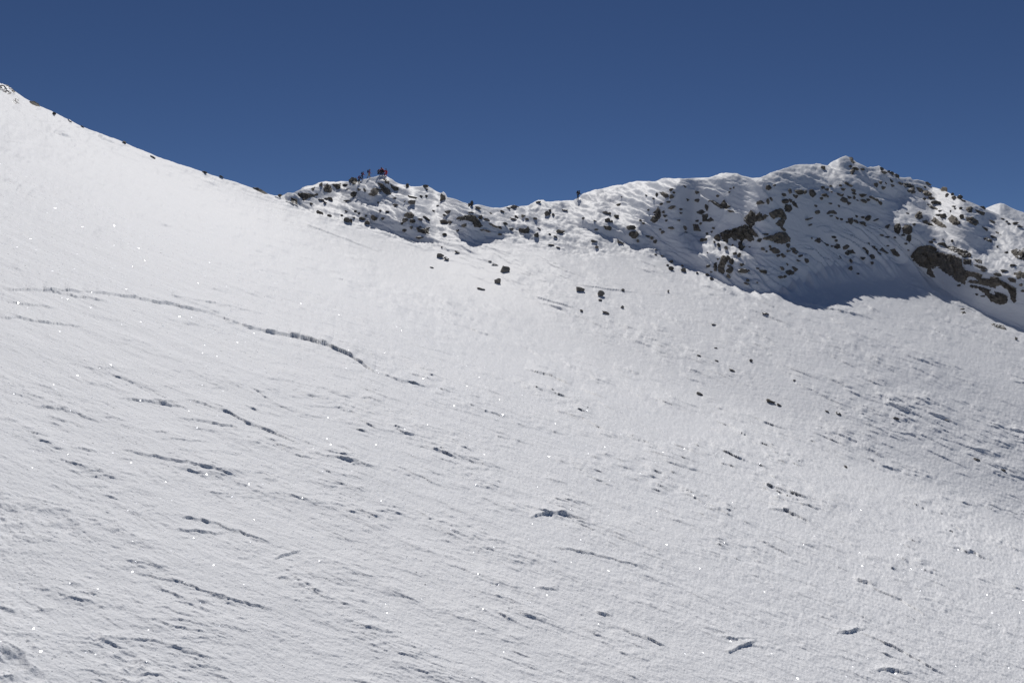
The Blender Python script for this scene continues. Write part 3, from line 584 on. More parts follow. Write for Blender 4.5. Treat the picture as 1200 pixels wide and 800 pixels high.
 ([(1151,279),(1156,277.5),(1163,281),(1162,284),(1156,282)], D_, 'dark rock in the right snowfield below the hollow-edge boulders', 'the right snowfield rock'),
 ([(1165,270.5),(1170,272),(1177,276.5),(1173,276),(1167,273)], D_, 'long thin rock near the right end of the snowfield', 'the long thin end rock'),
 ([(0,98.5),(5,98.5),(10,100.5),(14,104),(17.5,107),(13,109.5),(9,110),(4,106.5),(-6,102),(-8,96)], R_m, 'snow-streaked rock heap at the top left corner of the slope', 'the top left rock heap'),
 ([(13,119.5),(17,115.5),(21.5,115),(23,121),(18,121.5)], R_m, 'snow-plastered boulder with one shaded face under the top left heap', ''),
 ([(34,118.5),(39,118.5),(44,121),(46.5,124.5),(42,124),(37,121.5)], D_, 'dark rock breaking the left skyline beside the top left heap', 'the left skyline rock'),
 ([(297,219.5),(302,220),(309,224),(314,227.5),(308,226.5),(301,223)], D_, 'long dark rock on the left skyline just before the knoll', 'the last left skyline rock'),
]
for k, (pl, m_, lab, short) in enumerate(NAMED):
    big = len(pl) > 8
    outcrop('rock_outcrop' if big else 'boulder', pl, m_, lab, seed=k * 13 + 1)
LAND = [(np.array(pl, float).mean(0), short) for pl, m_, lab, short in NAMED if short]

# boulder shapes: rounded blocks cut by flat faces
def boulder_mesh(seed):
    r = random.Random(seed); bm = bmesh.new(); bmesh.ops.create_icosphere(bm, subdivisions=3, radius=1)
    planes = []
    for k in range(r.randint(6, 9)):
        v = Vector((r.gauss(0, 1), r.gauss(0, 1), r.gauss(0, 1))).normalized(); planes.append((v, r.uniform(.42, .78)))
    for v in bm.verts:
        for n, d in planes:
            e = v.co.dot(n) - d
            if e > 0: v.co -= n * e
        v.co *= 1 + .16 * mnoise.noise(v.co * 1.7 + Vector((seed, 0, 0))) + .06 * mnoise.noise(v.co * 5 + Vector((0, seed, 0)))
    mx_ = [max(abs(v.co[a]) for v in bm.verts) for a in range(3)]
    for v in bm.verts: v.co = Vector([v.co[a] / mx_[a] for a in range(3)])
    me = bpy.data.meshes.new('boulder'); bm.to_mesh(me); bm.free(); return me
SHAPES = {}
for mi, mm in ((0, M_DARK), (1, M_BROWN), (2, M_RIME), (3, M_OPEN)):
    for s_ in range(9):
        me = boulder_mesh(s_ + mi * 20); me.materials.append(mm); SHAPES[(mi, s_)] = me
def boulder(x, y, w, h, ang=0, mi=0, label=None, seed=0, name='boulder', group=None, gr=1.36):
    p = spot(x, y + h * .38)[0]; mpp = p[1] / FPX
    Yc = p[1] + .10 * w * mpp
    o = bpy.data.objects.new(name, SHAPES[(mi, seed % 9)]); COL.objects.link(o)
    o.location = ((x - 600) / FPX * Yc, Yc, (400 - y) / FPX * Yc)
    k = gr * mpp / 2
    o.scale = (w * k, max(w, h) * .8 * k, h * k); o.rotation_euler = (0, math.radians(ang), random.Random(seed).uniform(-.35, .35))
    if label: setup(o, label, 'rock', group)
    return o

# boulders alone on the open slope, each with its own description
OPEN = [
 (679.5,338.2,11,7.6,5,1,'brown rounded boulder, left of the pair in the middle of the slope'),
 (703.5,344,9,7.4,15,1,'grey-brown boulder with a shaded front, right of the pair in the middle of the slope'),
 (703.8,351.5,5,2.8,5,1,'small flat stone just below the right boulder of the pair'),
 (730,340,4,3.5,0,0,'small dark stone at the end of a long drift line, right of the boulder pair'),
 (729,359.5,4.5,3.6,35,1,'small brown stone to the lower right of the boulder pair'),
 (710.5,366.5,10,3,30,0,'thin dark sliver of rock lying below the boulder pair'),
 (681.5,364,4,3,10,2,'half-buried stone straight below the left boulder of the pair'),
 (516,299.8,8,5.5,10,0,'dark rock at the top left of the open slope below the hollow'),
 (523.5,303.6,7,4,35,2,'snowy rock touching the dark rock at the top left of the open slope'),
 (536.5,295.5,9,3.4,32,2,'slanting rimed rock just under the foot of the knoll'),
 (517.5,289.5,3,2,0,0,'tiny dark stone under the knoll foot, above the dark slope rock'),
 (574.5,306.2,4.5,2,5,1,'tiny brown stone above the wedge-shaped rock on the slope'),
 (580,309.7,9,2,22,0,'thin dark stone reaching left from the wedge-shaped rock'),
 (591,315.6,12,8.4,18,0,'dark wedge-shaped rock on the slope under the saddle'),
 (583.5,329,7.5,7.5,30,0,'dark beak-like rock below the wedge-shaped rock'),
 (564,338.3,10,2.6,10,2,'thin brown rim of rock left below the beak-like rock'),
 (506,313.5,4.5,1.6,10,0,'faint dark stone left below the dark rock near the knoll foot'),
 (783.5,341.5,2.6,3.6,10,0,'tiny upright stone alone on bright snow left of the shaded face'),
 (836,380,8,2,12,0,'thin dark stone below the left end of the shadow edge'),
 (896,367,9,2.6,15,0,'flat stone just beneath the shadow edge'),
 (839,407.5,4,1.6,5,1,'speck of brown stone in the middle right slope'),
 (880,422.5,4,3.8,15,0,'dark pebble-like stone above the big half-buried rock'),
 (818.5,416.5,5,2.2,20,0,'small dark stone left in the middle right scatter'),
 (840,422.5,5,2.2,25,0,'small dark stone second from left in the middle right scatter'),
 (858,434,7,2.4,25,1,'flat brownish stone below the middle right scatter'),
 (820,461.5,8,3.2,28,0,'dark streaky stone left of the big half-buried rock'),
 (904,470.3,12,3.8,22,0,'big half-buried rock on the right slope'),
 (913,474,9,3,32,2,'snow-dusted tail of stone right below the big half-buried rock'),
 (982,484,8,3.2,38,1,'brown sliver of stone right of the big half-buried rock'),
 (969.5,481.8,5,2,20,1,'small brown stone touching the upper end of the brown sliver'),
 (1050,490,7,3,15,1,'reddish-brown stone on the far right slope'),
 (1144,538,8,3,20,0,'dark stone upper of two near the right edge of the slope'),
 (1176,550.5,6,2.8,35,0,'dark stone lower of two near the right edge of the slope'),
 (991,546.5,4.5,3,35,1,'small brown stone among wind ridges in the lower right'),
 (931,445.5,3,2.2,10,1,'tiny brown stone right above the big half-buried rock'),
 (1110,492,5,2.2,8,0,'grey stone right of the reddish-brown stone'),
 (1190.5,396,3.4,5,5,0,'small upright stone at the right end of the lowest rib'),
 (549.6,240,2.6,4.4,0,0,'shorter of two upright dark stones on the ridge left of the saddle'),
 (552.9,238.9,3.4,7,4,0,'taller of two upright dark stones on the ridge left of the saddle'),
 (519.3,230.5,6,10.5,4,2,'tall rime-covered horn of rock on the ridge right of the knoll'),
 (602,242.6,12,4.6,5,2,'rime-covered block on the low point of the saddle'),
 (631.5,236.6,7,3.2,0,2,'rime-covered rock on the saddle crest left of the lone hiker'),
 (63.5,133.3,5,4.4,20,0,'small dark rock on the left skyline, second below the dark skyline rock'),
 (146,167,7.5,3.4,25,0,'dark rock in the middle of the left skyline'),
 (179,184.2,7,2.4,25,2,'thin rimed rock on the left skyline right of the middle one'),
 (239.5,201.5,7.5,3,18,0,'dark flat rock on the lower left skyline'),
 (259,207,6.5,2.6,25,0,'dark flat rock next below on the lower left skyline'),
 (328,229.3,6,4,5,1,'brown rock at the notch between left slope and knoll'),
 (82,141.5,6,2.4,28,2,'rimed rock low on the upper left skyline'),
 (96.5,148.2,5,2,25,2,'smallest rimed rock on the upper left skyline'),
]
for k, a in enumerate(OPEN): boulder(*a[:5], mi=3 if a[1] > 262 else a[5], gr=.95 if a[1] < 230 else 1.1, label=a[6], seed=k * 7 + 3)

# smaller rocks of the ridge: x, y, width, height, tilt
SMALL = '''407 222 4 1.8 0;421 222 4.6 3.2 0;427.5 223 3 5 0;437 228 9 4.4 -8;415 228.5 7 6 20;408 235.3 9 1.6 0;376.5 217 4 4.6 0;404 217 6 3.4 0;376 234.6 6 2.6 0;381.5 233 4 2.6 0;381 237.5 3.2 3.6 0;387.5 233.5 6 3.2 10;364.5 239 3.4 2.4 0;
375 249 6.4 5.4 10;386 253 4.4 3 15;401 252.5 3 2.2 10;406 257.5 6 7 0;406 248 4 2 20;412 259 3 4.4 0;414.5 255 2.6 2 0;417 248 3.4 3 0;420.5 250 3 3 0;425 256.5 6.4 4 0;429 253 2.6 2.8 0;431 261 6.4 4.6 0;439 256 7 7.6 0;446 247 3.2 2.4 0;449 256 5 3 15;443 237.5 2.2 2 0;
477.5 217.8 3 4.4 0;498 218.6 6.4 3.2 -10;500 222.3 3 2 0;483.5 231 10 2.6 8;483 237.5 8 4.6 -10;493 230.3 3.8 2.4 0;499.5 230 3 3 0;462 232.3 4.4 1.6 0;464.5 240.5 8 3 20;474.5 236 3 1.4 0;475 258.5 6 5 10;484 259.5 7.4 4 10;471 262 3 2.8 0;482 267 3.2 5 0;474.5 270 6 3.2 0;492 257 5 2.8 0;500.5 256.5 9 3.4 25;454 248.6 4 2.4 0;493 278.5 9 3.4 8;517.5 234 4.4 3.6 -20;526 249 8 4.4 10;521.5 252.5 4 3 0;520.5 260.5 9 4.6 10;527.5 261 4.4 3 20;521 275 4.6 3 0;537 270 5 2 0;513 241 4 2 10;508 247 3 2 10;
563 255 4 5 30;545.5 263.5 8.6 4 -5;551 249 6 1.6 0;570.5 257.8 6 3 22;574.5 262.5 3.6 2 15;579.5 265 7 3.4 10;585.5 267 4.4 3 20;564 269.6 4 1.8 0;570.5 270.5 9 3.4 25;586 274.6 4.6 2.2 0;560 244 6 3 20;575 250 3 2 20;589 248 4.4 3.4 0;596.5 244 5 3 25;605.5 254.5 4.6 3 25;613 252.8 7 3.6 15;617.5 257 4 2.2 10;602 257 7 3 20;592 262.5 5 3.2 10;599.5 269 5.4 4.4 0;628.5 275.5 4.6 5 0;632 268.5 4.4 2 25;641.5 250.5 5.4 5 30;644.5 247 2.8 4.4 0;648.5 251.5 3.4 3.2 0;626.5 256 5 2.8 0;644.5 274.5 2.6 2.4 0;651.5 277.5 5 1.6 22;657 271.5 8 4 8;646 287 6 2.2 12;654 290 4.6 1.6 22;
662 246.4 6 2.8 0;683.5 256 3.4 2.4 0;697.5 259 3.4 2 0;709 249.5 5 3.4 0;713.5 250.3 4 3.4 0;722.5 253.5 4.4 6 -35;711.5 258 5.4 5.4 0;716 259.5 3.6 3 0;711.5 267 8 5.6 12;699.5 269.2 4.6 2.2 0;725.5 239.5 6.4 2.8 -10;729 231 2.6 1.4 0;757.5 229 2.8 2 0;766.5 233 3.4 2.4 0;760 246 2.6 2 0;739 266.5 9 6 0;743.5 275.4 10.4 8 5;727 283.7 7.4 4 22;696 282.5 6.4 3.2 0;699 289 4.4 3.6 15;747 282 3.4 4 0;750.5 258.5 3.6 2.2 15;754.5 262 4.4 2 25;740.5 266 5 4 0;759.5 277 6 2 10;764.5 279 4 3.4 20;768 283 4.4 4.6 30;
787 222.5 4.6 3.2 -15;770 228.5 3 4.6 0;790 226 2.8 3.2 0;787.5 230.3 5 4.4 -10;784 237 5 2.4 0;775.5 239.2 4.4 2.4 0;787.5 243.5 7 3.8 -15;797.5 245.5 4.2 2.2 0;797.5 249.6 4 2.2 0;777.5 248.5 3 4.4 -35;779.5 253 5 3 15;781 258.5 3 3 0;802.5 218.8 4.4 2.2 20;817 225.6 5 3.4 25;805.5 234 3.6 3.2 0;817 235.5 5.4 3.8 0;841.5 229.6 3.6 2.6 0;856 248 8.6 1.8 18;828 243.5 3.4 7 -15;817.5 259 5 2.2 0;821.5 262 3.4 2.6 0;802.5 267.3 4.8 4.4 0;803.5 273 4 2.4 0;787 267.6 6.4 2.6 0;774 269 3.4 2 22;776.5 272.6 4 4 0;795 258.2 3.6 1.8 0;836.5 267.6 3.4 3 0;834.5 271.6 3.4 2.8 0;829 274 4.4 2.4 15;831 277 2.6 2 0;
823 281.6 4.6 4 0;827 281 4.4 2.8 0;841 279.5 5.4 7.4 0;842 287 3 6 -30;837 283.5 2.2 3 0;851 291 3 4.6 -30;858 289 2.6 5 0;829 296 2 1.6 0;830.5 312 5.2 3 0;842 303.5 3.4 2 0;853.5 302 5 4.4 30;857.5 306.5 4 6.4 0;855 317 8 6.6 -10;854 324 3.4 5 -20;854.5 311.5 4.4 2.6 0;833.5 318.5 2.6 2 0;
787 314.8 5.6 4.6 10;786.3 306.5 4 3.2 0;782.3 311 3 2.2 0;802 316.6 6.6 4.2 25;800 311.5 3 2 30;829 322 4 2.6 25;834.5 327 5 2.6 30;817 320 3 2 30;768.5 298.5 3.4 1.8 0;776 299.8 3.2 2 0;769 293 3 1.4 0;
900.5 220.5 5.4 5.6 0;906.5 217 4.6 1.6 5;891 238 8 4.4 15;900 236.5 3.4 7 15;903.8 233.5 3.2 4.6 0;917.5 228 6.6 3.6 10;925 224 4.6 5 -20;934 224.8 12 5 5;942.5 225 5 4 -20;931 230 7.4 4 -10;951.5 227.5 7.6 8.4 0;918 236.3 9.6 4.4 -5;926 235 5 4 0;955.5 241.2 4.4 2.8 20;957 248.5 8 3.8 -10;945 257.5 12 2 -18;948 264 6 1.8 -20;856 221.2 2.6 1.4 0;860 220 2.2 2.2 0;854.8 225.4 2.2 1.6 0;
896 274.5 7.4 2.2 0;916.5 268.5 7.4 3 25;890 281.7 5 3.6 -25;894 292 4.2 3.2 35;898.3 294.8 2.4 2.2 0;902.5 289 3.4 3 0;902.8 292.6 4 2.6 0;911 299.6 5 2.8 -20;917.5 299.6 5.6 4 30;923 287.5 4.4 5 30;922.5 294.6 6 2.6 -5;936.5 300 7 2.6 -15;934.5 305 6.4 1.8 15;944.3 305.4 7 4.4 8;894 318 7.4 4.4 12;888 314.4 3.6 2 0;916 314.6 6.2 3 12;931.5 315.2 7.6 4.4 18;914 325 9 2.6 -12;919.5 324 4 3 0;876.5 328.6 3.8 3 15;875.5 332.6 6 3 10;871 317.4 10 4.6 5;869.5 310 5 3.6 10;877.6 317 2.4 2 0;922.5 310 3 2.8 20;951 279 2.2 2 0;957.5 281 6.6 3.6 -20;887.5 331 2.4 2 0;861 297 4 3 0;866 299 3 5 30;
965 197.3 5 3.6 22;1010 198.4 5 2.2 5;996 195 3.4 2.4 0;1002.5 198 6 3 20;991.5 215 5.4 3.2 5;996.5 217.6 6 3 18;985.3 217.5 2.8 3.2 -20;973.5 218.2 3.4 2 0;964 220 4 3.2 0;968.7 222 4 3 0;974.5 225 2.8 1.6 0;988 222 4.4 3 0;1000 223 6 4 20;1000.5 227.2 5 2.4 10;982 227.3 4.6 2.8 0;985.5 229 6.6 3.6 -35;994 238 5.2 4 0;995 231.4 6 2.8 10;1001 232 2.8 4 0;1009.5 229 8.4 4 -12;1011.5 236 7 3.8 18;1004.8 235 2.4 2 0;1021.5 232 7 3 22;1027 234.6 4.6 2.8 20;1017 234.4 4.4 2.6 10;1031 238 5.6 3.6 20;964.5 228.6 7.6 3.2 0;962 232.6 4 3 0;969.7 230 3 3 0;972 238.3 5 1.6 10;983 241.5 3 2.8 0;973.5 253.2 6 1.6 -5;980.5 255.6 5 2.6 8;985.7 257 4 2.2 0;
1033 198 4 4 0;1035.5 202.5 6.4 3 20;1041 201 3 2.2 0;1045.5 203.6 4.4 4.4 10;1051 206.6 6.4 3.6 35;1026.6 216.5 4 5.6 0;1031.5 214 5 3.4 -10;1034 220 8 3.6 0;1037.8 215 3 2.4 20;1044.5 212 6 2.6 35;1045.3 217.6 4.6 2.4 10;1054.5 215 4.6 3 25;1065 224 8 3 -20;
1003 260 6 3.6 15;1010 261.5 7 3.6 10;1016 256.5 6 4.8 -25;1014 264.6 3 1.6 0;1010 254.6 4.6 2.6 0;1018.5 254.4 4 3.6 0;1003.6 253.5 4 2.6 0;992.4 260.3 3 2.4 0;1025.5 258.2 7 1.6 -22;1039.5 266 6.6 3 -45;1046 272.5 2.8 2.4 0;1033.5 276 4.4 2.6 0;1039.5 278 6 1.8 0;1049.5 278.4 3.6 2.2 0;1058.7 275.5 4 2 0;1056.3 280 4.4 1.6 22;1062 285.6 4 2 0;1067.5 287.4 3.4 2.6 0;1064.6 293.5 2.4 2.2 0;976 277.8 6 2.4 8;979 281.8 4 2.8 0;974.5 288.6 4 1.8 0;997.5 306 2.8 5.4 0;996.5 314.6 4.4 5 25;1005.3 320.6 3 1.8 15;1011.5 302.6 6 3.4 8;1021.7 301.4 5.4 5.4 25;1022 308 3 4.2 0;1024 290.4 5 3.2 15;1026.4 292.6 3.4 4.6 -30;1029.4 296.2 5.6 2 42;1017.5 286 2.6 3 0;1040.5 288 3 1.4 0;
1076.5 221.8 6.6 5.4 35;1084 219.5 3 2.4 0;1092.5 232.3 7.4 3.2 20;1083 233.4 3.6 2.8 0;1088.5 216 6.4 2.4 32;1110 229.2 3 4.4 0;1116.5 227.5 3.2 2.8 0;1118.5 232 4.4 3.8 0;1125 231.5 4.6 5 0;1129 235.5 5 2 35;1097.5 237.5 9 4.4 0;1102 247 4.4 2 -10;1114 247.6 2.8 2 0;1119 242 5 1.8 5;1120 244.6 3.4 2 0;1126 244.2 3 2.8 0;1147.5 248.5 10 3 28;1152 243.5 5.6 2.4 25;1083.5 260 5.4 4.6 0;1090 263.4 8.4 3.4 45;1100 252 6 3.4 0;1106.5 254 6.6 5.4 0;1127 254.3 3.2 5.4 0;1153.5 267.6 7 2.6 42;1163.5 260 6.4 2.8 22;1063.5 250 3 2 0;1071 263 3 3 30;1090.5 283.6 4.2 2.8 10;1094.5 280.9 3.4 2 0;1116 282.3 2.2 3 0;1105 280.6 1.8 1.6 0;1152.5 317.6 6 2 28;1124 334.4 4.2 2.6 0;1139 336 5 2.6 42;1164.5 278 6 2.4 32;1169 289 2 3 0;1179 296 3.4 2.6 0;1197 333.4 4.4 3 -20;1199 341 4 2.4 15;1170 321.8 8 3.6 20;1176 317.6 8 3 5;1187 311 6 2.4 5;1145 345 4 2 20;1152 347 5 1.8 5;1182 262 3 2 10;1190 262 5 3 0;1195 265.5 6 1.6 5;1175 256.5 3 2 30;1180 259.5 3 1.6 20'''
items = []
for tok in SMALL.replace('\n', '').split(';'):
    if tok.strip(): items.append(tuple(float(q) for q in tok.split()))
DIRS = ['right of', 'right below', 'straight below', 'left below', 'left of', 'left above', 'straight above', 'right above']
ORD = ['', 'second ', 'third ', 'fourth ', 'fifth ', 'sixth ', 'seventh ', 'eighth ', 'ninth ', 'tenth ']
lab_count = {}
rs_ = []
for (x, y, w, h, a) in items:
    d = [(math.hypot(x - c[0], y - c[1]), c, s) for c, s in LAND]; dist, c, s = min(d, key=lambda q: q[0])
    k = int(round(math.atan2(y - c[1], x - c[0]) / (math.pi / 4))) % 8
    rs_.append((dist, x, y, w, h, a, DIRS[k], s))
areas = sorted([q[3] * q[4] for q in rs_], reverse=True); n_small = 299 - sum(len(p[0]) <= 8 for p in NAMED) - len(OPEN)
cut = areas[n_small]; rest = bmesh.new()
for n, (dist, x, y, w, h, a, dr, s) in enumerate(sorted(rs_)):
    size = 'tiny' if w * h < 9 else 'small' if w * h < 20 else 'mid-sized'
    form = 'flat' if w > 2.2 * h else 'upright' if h > 1.2 * w else 'angular' if abs(a) > 12 else 'blunt'
    r_ = random.Random(int(x * 10 + y)); mi = 0 if r_.random() < .66 else 1
    if x < 735 and r_.random() < .45: mi = 2
    if w * h <= cut:
        o = boulder(x, y, w, h, a, mi=0, seed=int(x * 7 + y * 3)); mw = Matrix.LocRotScale(o.location, o.rotation_euler, o.scale)
        nv = len(rest.verts); rest.from_mesh(o.data); rest.verts.ensure_lookup_table()
        bmesh.ops.transform(rest, matrix=mw, verts=rest.verts[nv:]); bpy.data.objects.remove(o); continue
    key = (size, form, dr, s); c_ = lab_count.get(key, 0); lab_count[key] = c_ + 1
    lab = f"{ORD[min(c_, 9)]}{size} {form} rock {dr} {s}" if c_ else f"{size} {form} rock {dr} {s}"
    boulder(x, y, w, h, a, mi=mi, label=lab, seed=int(x * 7 + y * 3), group='rocks poking out of the snowy ridge')
me = bpy.data.meshes.new('scattered_stones'); rest.to_mesh(me); rest.free()
setup(link('scattered_stones', me, M_DARK), 'tiny dark stones scattered between the larger rocks of the ridge', 'stones', kind='stuff')
#ROCKS_END
#PEOPLE_BEGIN
# ---------------------------------------------------------------- people on the ridge
def plain(name, c, rough=.8):
    m, t = mat(name); p = N(t, 'ShaderNodeBsdfPrincipled'); o_ = N(t, 'ShaderNodeOutputMaterial'); L_(t, p.outputs[0], o_.inputs[0])
    n = N(t, 'ShaderNodeTexNoise'); n.inputs['Scale'].default_value = 9; n.inputs['Detail'].default_value = 4
    tc = N(t, 'ShaderNodeTexCoord'); L_(t, tc.outputs['Object'], n.inputs['Vector'])
    mx = N(t, 'ShaderNodeMix', data_type='RGBA'); mx.inputs[6].default_value = (*[q * .75 for q in c], 1); mx.inputs[7].default_value = (*[q * 1.2 for q in c], 1)
    L_(t, n.outputs[0], mx.inputs[0]); L_(t, mx.outputs[2], p.inputs['Base Color']); p.inputs['Roughness'].default_value = rough
    b = N(t, 'ShaderNodeBump'); b.inputs['Strength'].default_value = .3; b.inputs['Distance'].default_value = .02; L_(t, n.outputs[0], b.inputs['Height']); L_(t, b.outputs[0], p.inputs['Normal'])
    return m
M_SKIN = plain('weathered_skin', (.45, .28, .20), .6); M_BLACK = plain('black_cloth', (.02, .02, .025)); M_NAVY = plain('navy_cloth', (.025, .03, .07)); M_RED = plain('red_shell', (.55, .03, .035))
M_MAROON = plain('maroon_shell', (.22, .03, .06)); M_KHAKI = plain('khaki_cloth', (.33, .27, .17)); M_GREY = plain('grey_cloth', (.10, .10, .11)); M_EYE = plain('dark_eye', (.01, .01, .01), .2); M_METAL = plain('grey_metal', (.3, .3, .32), .35)
def skin_mesh(name, verts, edges, radii, root=0, sub=1):
    me = bpy.data.meshes.new(name); me.from_pydata([tuple(v) for v in verts], edges, [])
    o = bpy.data.objects.new(name, me); COL.objects.link(o)
    o.modifiers.new('skin', 'SKIN'); ss = o.modifiers.new('sub', 'SUBSURF'); ss.levels = sub; ss.render_levels = sub
    sv = me.skin_vertices[0].data if me.skin_vertices else None
    if sv is None:
        bm = bmesh.new(); bm.from_mesh(me); bm.verts.layers.skin.verify(); bm.to_mesh(me); bm.free(); sv = me.skin_vertices[0].data
    for i, r in enumerate(radii): sv[i].radius = (r, r) if np.isscalar(r) else r
    for i in range(len(verts)): sv[i].use_root = (i == root)
    bpy.context.view_layer.update(); dg = bpy.context.evaluated_depsgraph_get()
    out = bpy.data.meshes.new_from_object(o.evaluated_get(dg)); bpy.data.objects.remove(o)
    for p in out.polygons: p.use_smooth = True
    out.name = name; return out
def person(x, y, label, face=0, lean=12, legs=((15, 20), (-12, 8)), arms=((25, 40), (-15, 30)), jacket=M_BLACK, trousers=M_BLACK, hat=M_BLACK, pack=M_NAVY, s=1.0, group='climbers on the ridge', sink=.04):
    R_ = lambda a: math.radians(a)
    def rot(v, a): return Vector((v.x, v.y * math.cos(R_(a)) + v.z * math.sin(R_(a)), v.z * math.cos(R_(a)) - v.y * math.sin(R_(a))))   # lean forward (+y) by a
    pel = Vector((0, 0, 0)); ud = lambda z, yy=0, xx=0: pel + rot(Vector((xx, yy, z)), lean)
    V = {'pel': pel, 'waist': ud(.16), 'chest': ud(.38), 'neck': ud(.53), 'head0': ud(.58, .015), 'head': ud(.69, .03), 'top': ud(.76, .02), 'nose': ud(.665, .135)}
    E = [('pel', 'waist'), ('waist', 'chest'), ('chest', 'neck'), ('neck', 'head0'), ('head0', 'head'), ('head', 'top'), ('head', 'nose')]
    Rr = {'pel': .13, 'waist': .125, 'chest': .15, 'neck': .058, 'head0': .065, 'head': .095, 'top': .07, 'nose': .014}
    for sd_, (tf, kb), (af, eb) in ((-1, legs[0], arms[0]), (1, legs[1], arms[1])):
        k = 'L' if sd_ < 0 else 'R'
        hip = Vector((sd_ * .10, 0, -.06)); th = Vector((sd_ * .02, math.sin(R_(tf)) * .43, -math.cos(R_(tf)) * .43)); kn = hip + th
        sh = R_(tf - kb); an = kn + Vector((0, math.sin(sh) * .42, -math.cos(sh) * .42)); toe = an + Vector((sd_ * .02, .17, -.05)); heel = an + Vector((0, -.02, -.05))
        V.update({k + 'hip': hip, k + 'knee': kn, k + 'ank': an, k + 'toe': toe, k + 'heel': heel}); Rr.update({k + 'hip': .095, k + 'knee': .062, k + 'ank': .045, k + 'toe': .038, k + 'heel': .045})
        E += [('pel', k + 'hip'), (k + 'hip', k + 'knee'), (k + 'knee', k + 'ank'), (k + 'ank', k + 'heel'), (k + 'ank', k + 'toe')]
        sho = ud(.45, 0, sd_ * .19); el = sho + Vector((sd_ * .05, math.sin(R_(af)) * .29, -math.cos(R_(af)) * .29)); wa = R_(af + eb)
        d = Vector((-sd_ * .03, math.sin(wa), -math.cos(wa))); wr = el + d * .25; pa = wr + d * .075
        V.update({k + 'sho': sho, k + 'el': el, k + 'wr': wr, k + 'pa': pa}); Rr.update({k + 'sho': .068, k + 'el': .045, k + 'wr': .03, k + 'pa': .038})
        E += [('chest', k + 'sho'), (k + 'sho', k + 'el'), (k + 'el', k + 'wr'), (k + 'wr', k + 'pa')]
        for f in range(5):
            off = Vector(((f - 1.5) * .017, 0, 0)) if f < 4 else Vector((-sd_ * .045, .01, .03)); ln = (.075, .085, .08, .065, .03)[f]
            V[k + 'f%d' % f] = pa + off + d * ln + Vector((0, .02, 0)); Rr[k + 'f%d' % f] = .0095; E.append((k + 'pa', k + 'f%d' % f))
    low = min(v.z for v in V.values()) - .04
    for v in V.values(): v.z -= low
    names = list(V); ix = {n: i for i, n in enumerate(names)}
    root = bpy.data.objects.new('person', None); COL.objects.link(root)
    def part(name, keys, grow, m, rk, ext=None):
        ks = [n for n in names if n in keys]; id_ = {n: i for i, n in enumerate(ks)}
        es = [(id_[a], id_[b]) for a, b in E if a in id_ and b in id_]
        return link(name, skin_mesh(name, [V[n] for n in ks], es, [Rr[n] + grow for n in ks], id_[rk]), m, root)
    part('body', set(names), 0, M_SKIN, 'pel')
    part('jacket', {'pel', 'waist', 'chest', 'neck'} | {k + n for k in 'LR' for n in ('sho', 'el', 'wr')}, .022, jacket, 'pel')
    part('trousers', {'pel'} | {k + n for k in 'LR' for n in ('hip', 'knee', 'ank')}, .018, trousers, 'pel')
    for k in 'LR':
        part('boot', {k + 'ank', k + 'heel', k + 'toe'}, .014, M_BLACK, k + 'ank')
        part('glove', {k + 'wr', k + 'pa'} | {k + 'f%d' % f for f in range(5)}, .004, M_BLACK, k + 'wr')
    h = V['head']; bm = bmesh.new(); bmesh.ops.create_uvsphere(bm, u_segments=16, v_segments=10, radius=.118, matrix=Matrix.Translation(h + Vector((0, -.012, .045))))
    bmesh.ops.delete(bm, geom=[v for v in bm.verts if v.co.z < h.z + .03 - (.10 if v.co.y < h.y - .03 else 0)], context='VERTS')
    me = bpy.data.meshes.new('hat'); bm.to_mesh(me); bm.free(); link('hat', me, hat, root)
    for e in (-1, 1):
        bm = bmesh.new(); bmesh.ops.create_icosphere(bm, subdivisions=1, radius=.014, matrix=Matrix.Translation(h + Vector((e * .035, .088, .01)))); me = bpy.data.meshes.new('eye'); bm.to_mesh(me); bm.free(); link('eye', me, M_EYE, root)
    if pack:
        bm = bmesh.new(); bmesh.ops.create_cube(bm, size=1); bmesh.ops.bevel(bm, geom=bm.edges[:], offset=.18, segments=2, affect='EDGES')
        c = V['chest'] + rot(Vector((0, -.26, -.03)), lean)
        bmesh.ops.transform(bm, matrix=Matrix.Translation(c) @ Matrix.Rotation(R_(-lean), 4, 'X') @ Matrix.Diagonal((.33, .22, .56, 1)), verts=bm.verts[:])
        me = bpy.data.meshes.new('backpack'); bm.to_mesh(me); bm.free(); pk_ = link('backpack', me, pack, root)
        for e in (-1, 1):
            a0 = V['chest'] + rot(Vector((e * .10, .12, .06)), lean)
            bm = bmesh.new(); bmesh.ops.create_cube(bm, size=1); bmesh.ops.transform(bm, matrix=Matrix.Translation(a0 + rot(Vector((0, .045, 0)), lean)) @ Matrix.Rotation(R_(-lean), 4, 'X') @ Matrix.Diagonal((.05, .02, .34, 1)), verts=bm.verts[:])
            me = bpy.data.meshes.new('strap'); bm.to_mesh(me); bm.free(); link('strap', me, M_BLACK, pk_)
    p = spot(x, y)[0]; yy = float(p[1])
    root.location = ((x - 600) / FPX * yy, yy, (400 - y) / FPX * yy - sink * s); root.rotation_euler = (0, 0, R_(-face)); root.scale = (s,) * 3
    setup(root, label, 'person', group)
    return root, V
LOW = ((95, 110), (85, 105))
P1, P1V = person(677.2, 234.2, 'lone hiker in black with a backpack climbing right from the saddle crest', 70, 24, ((22, 30), (-14, 6)), ((35, 50), (20, 45)), s=1.02, group=None, pack=M_BLACK)
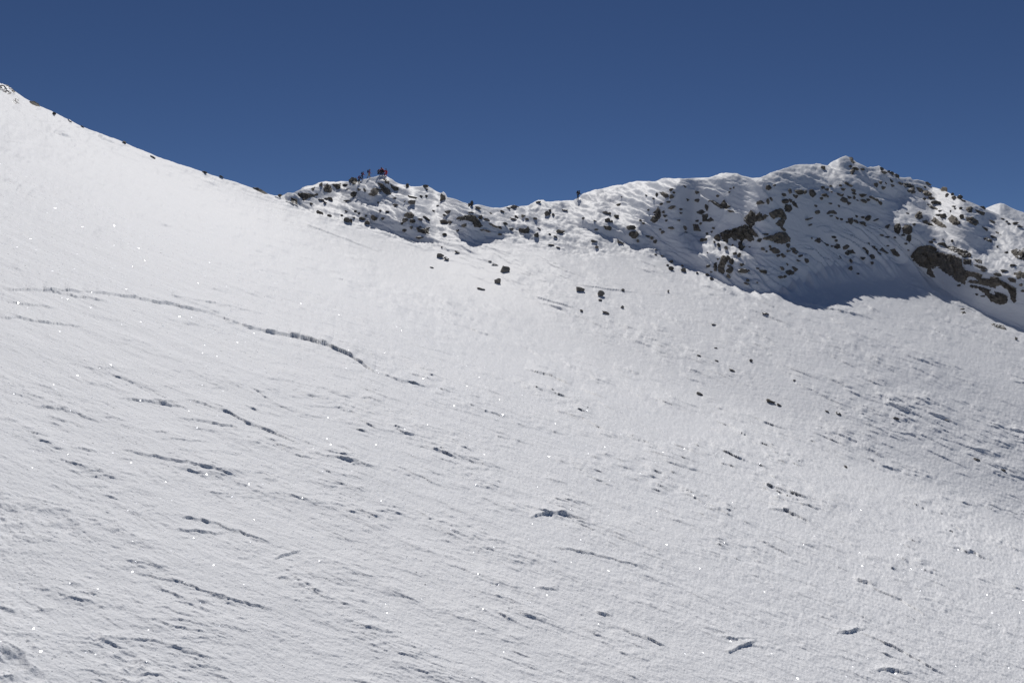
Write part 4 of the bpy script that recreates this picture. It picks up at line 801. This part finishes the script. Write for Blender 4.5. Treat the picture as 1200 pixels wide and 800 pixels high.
person(420.6, 216.4, 'lowest dark-clad climber bending forward beside the snow-plastered boulder', 70, 34, ((38, 60), (-10, 5)), ((45, 40), (20, 40)), M_NAVY, M_BLACK, M_BLACK, M_MAROON)
person(424.3, 209.9, 'climber in maroon jacket just above the lowest climber', 62, 26, ((45, 85), (10, 50)), ((40, 50), (15, 40)), M_MAROON, M_BLACK, M_NAVY, M_NAVY, s=.86)
person(432.4, 209.2, 'climber in light khaki trousers standing mid-step below the knoll top', 75, 10, ((26, 10), (-20, 12)), ((20, 60), (-10, 40)), M_MAROON, M_KHAKI, M_NAVY, M_BLACK)
person(443.2, 206.4, 'black-clad person crouching at the left end of the summit group', 60, 38, LOW, ((60, 30), (50, 40)), M_BLACK, M_BLACK, M_BLACK, M_GREY)
person(446.8, 206.2, 'person in black with a dark hat sitting in the middle of the summit group', 20, 14, LOW, ((40, 60), (30, 60)), M_BLACK, M_NAVY, M_BLACK, None)
person(449.4, 205.9, 'person in red jacket standing bent over behind the summit group', -60, 42, ((20, 40), (5, 30)), ((50, 30), (40, 30)), M_RED, M_BLACK, M_BLACK, None)
person(452.6, 206.6, 'person in red jacket sitting at the right end of the summit group', -30, 8, LOW, ((35, 60), (30, 60)), M_RED, M_RED, M_BLACK, None)
hd = P1.matrix_basis @ P1V['Rpa']
bm = bmesh.new(); bmesh.ops.create_cone(bm, cap_ends=True, segments=8, radius1=.006, radius2=.011, depth=1.15, matrix=Matrix.Translation((0, 0, -.5)))
bmesh.ops.create_cone(bm, cap_ends=True, segments=10, radius1=.045, radius2=.03, depth=.012, matrix=Matrix.Translation((0, 0, -1.0)))
me = bpy.data.meshes.new('trekking_pole'); bm.to_mesh(me); bm.free()
tp = link('trekking_pole', me, M_METAL); tp.location = hd; tp.rotation_euler = (0, math.radians(-14), 0)
setup(tp, 'thin trekking pole in the hand of the lone hiker at the saddle', 'trekking pole')
for q in ((677,234.2),(420.6,216.4),(432.4,209.2),(446.8,206.2)): print('RANGE', q, spot(*q)[0])
#PEOPLE_END
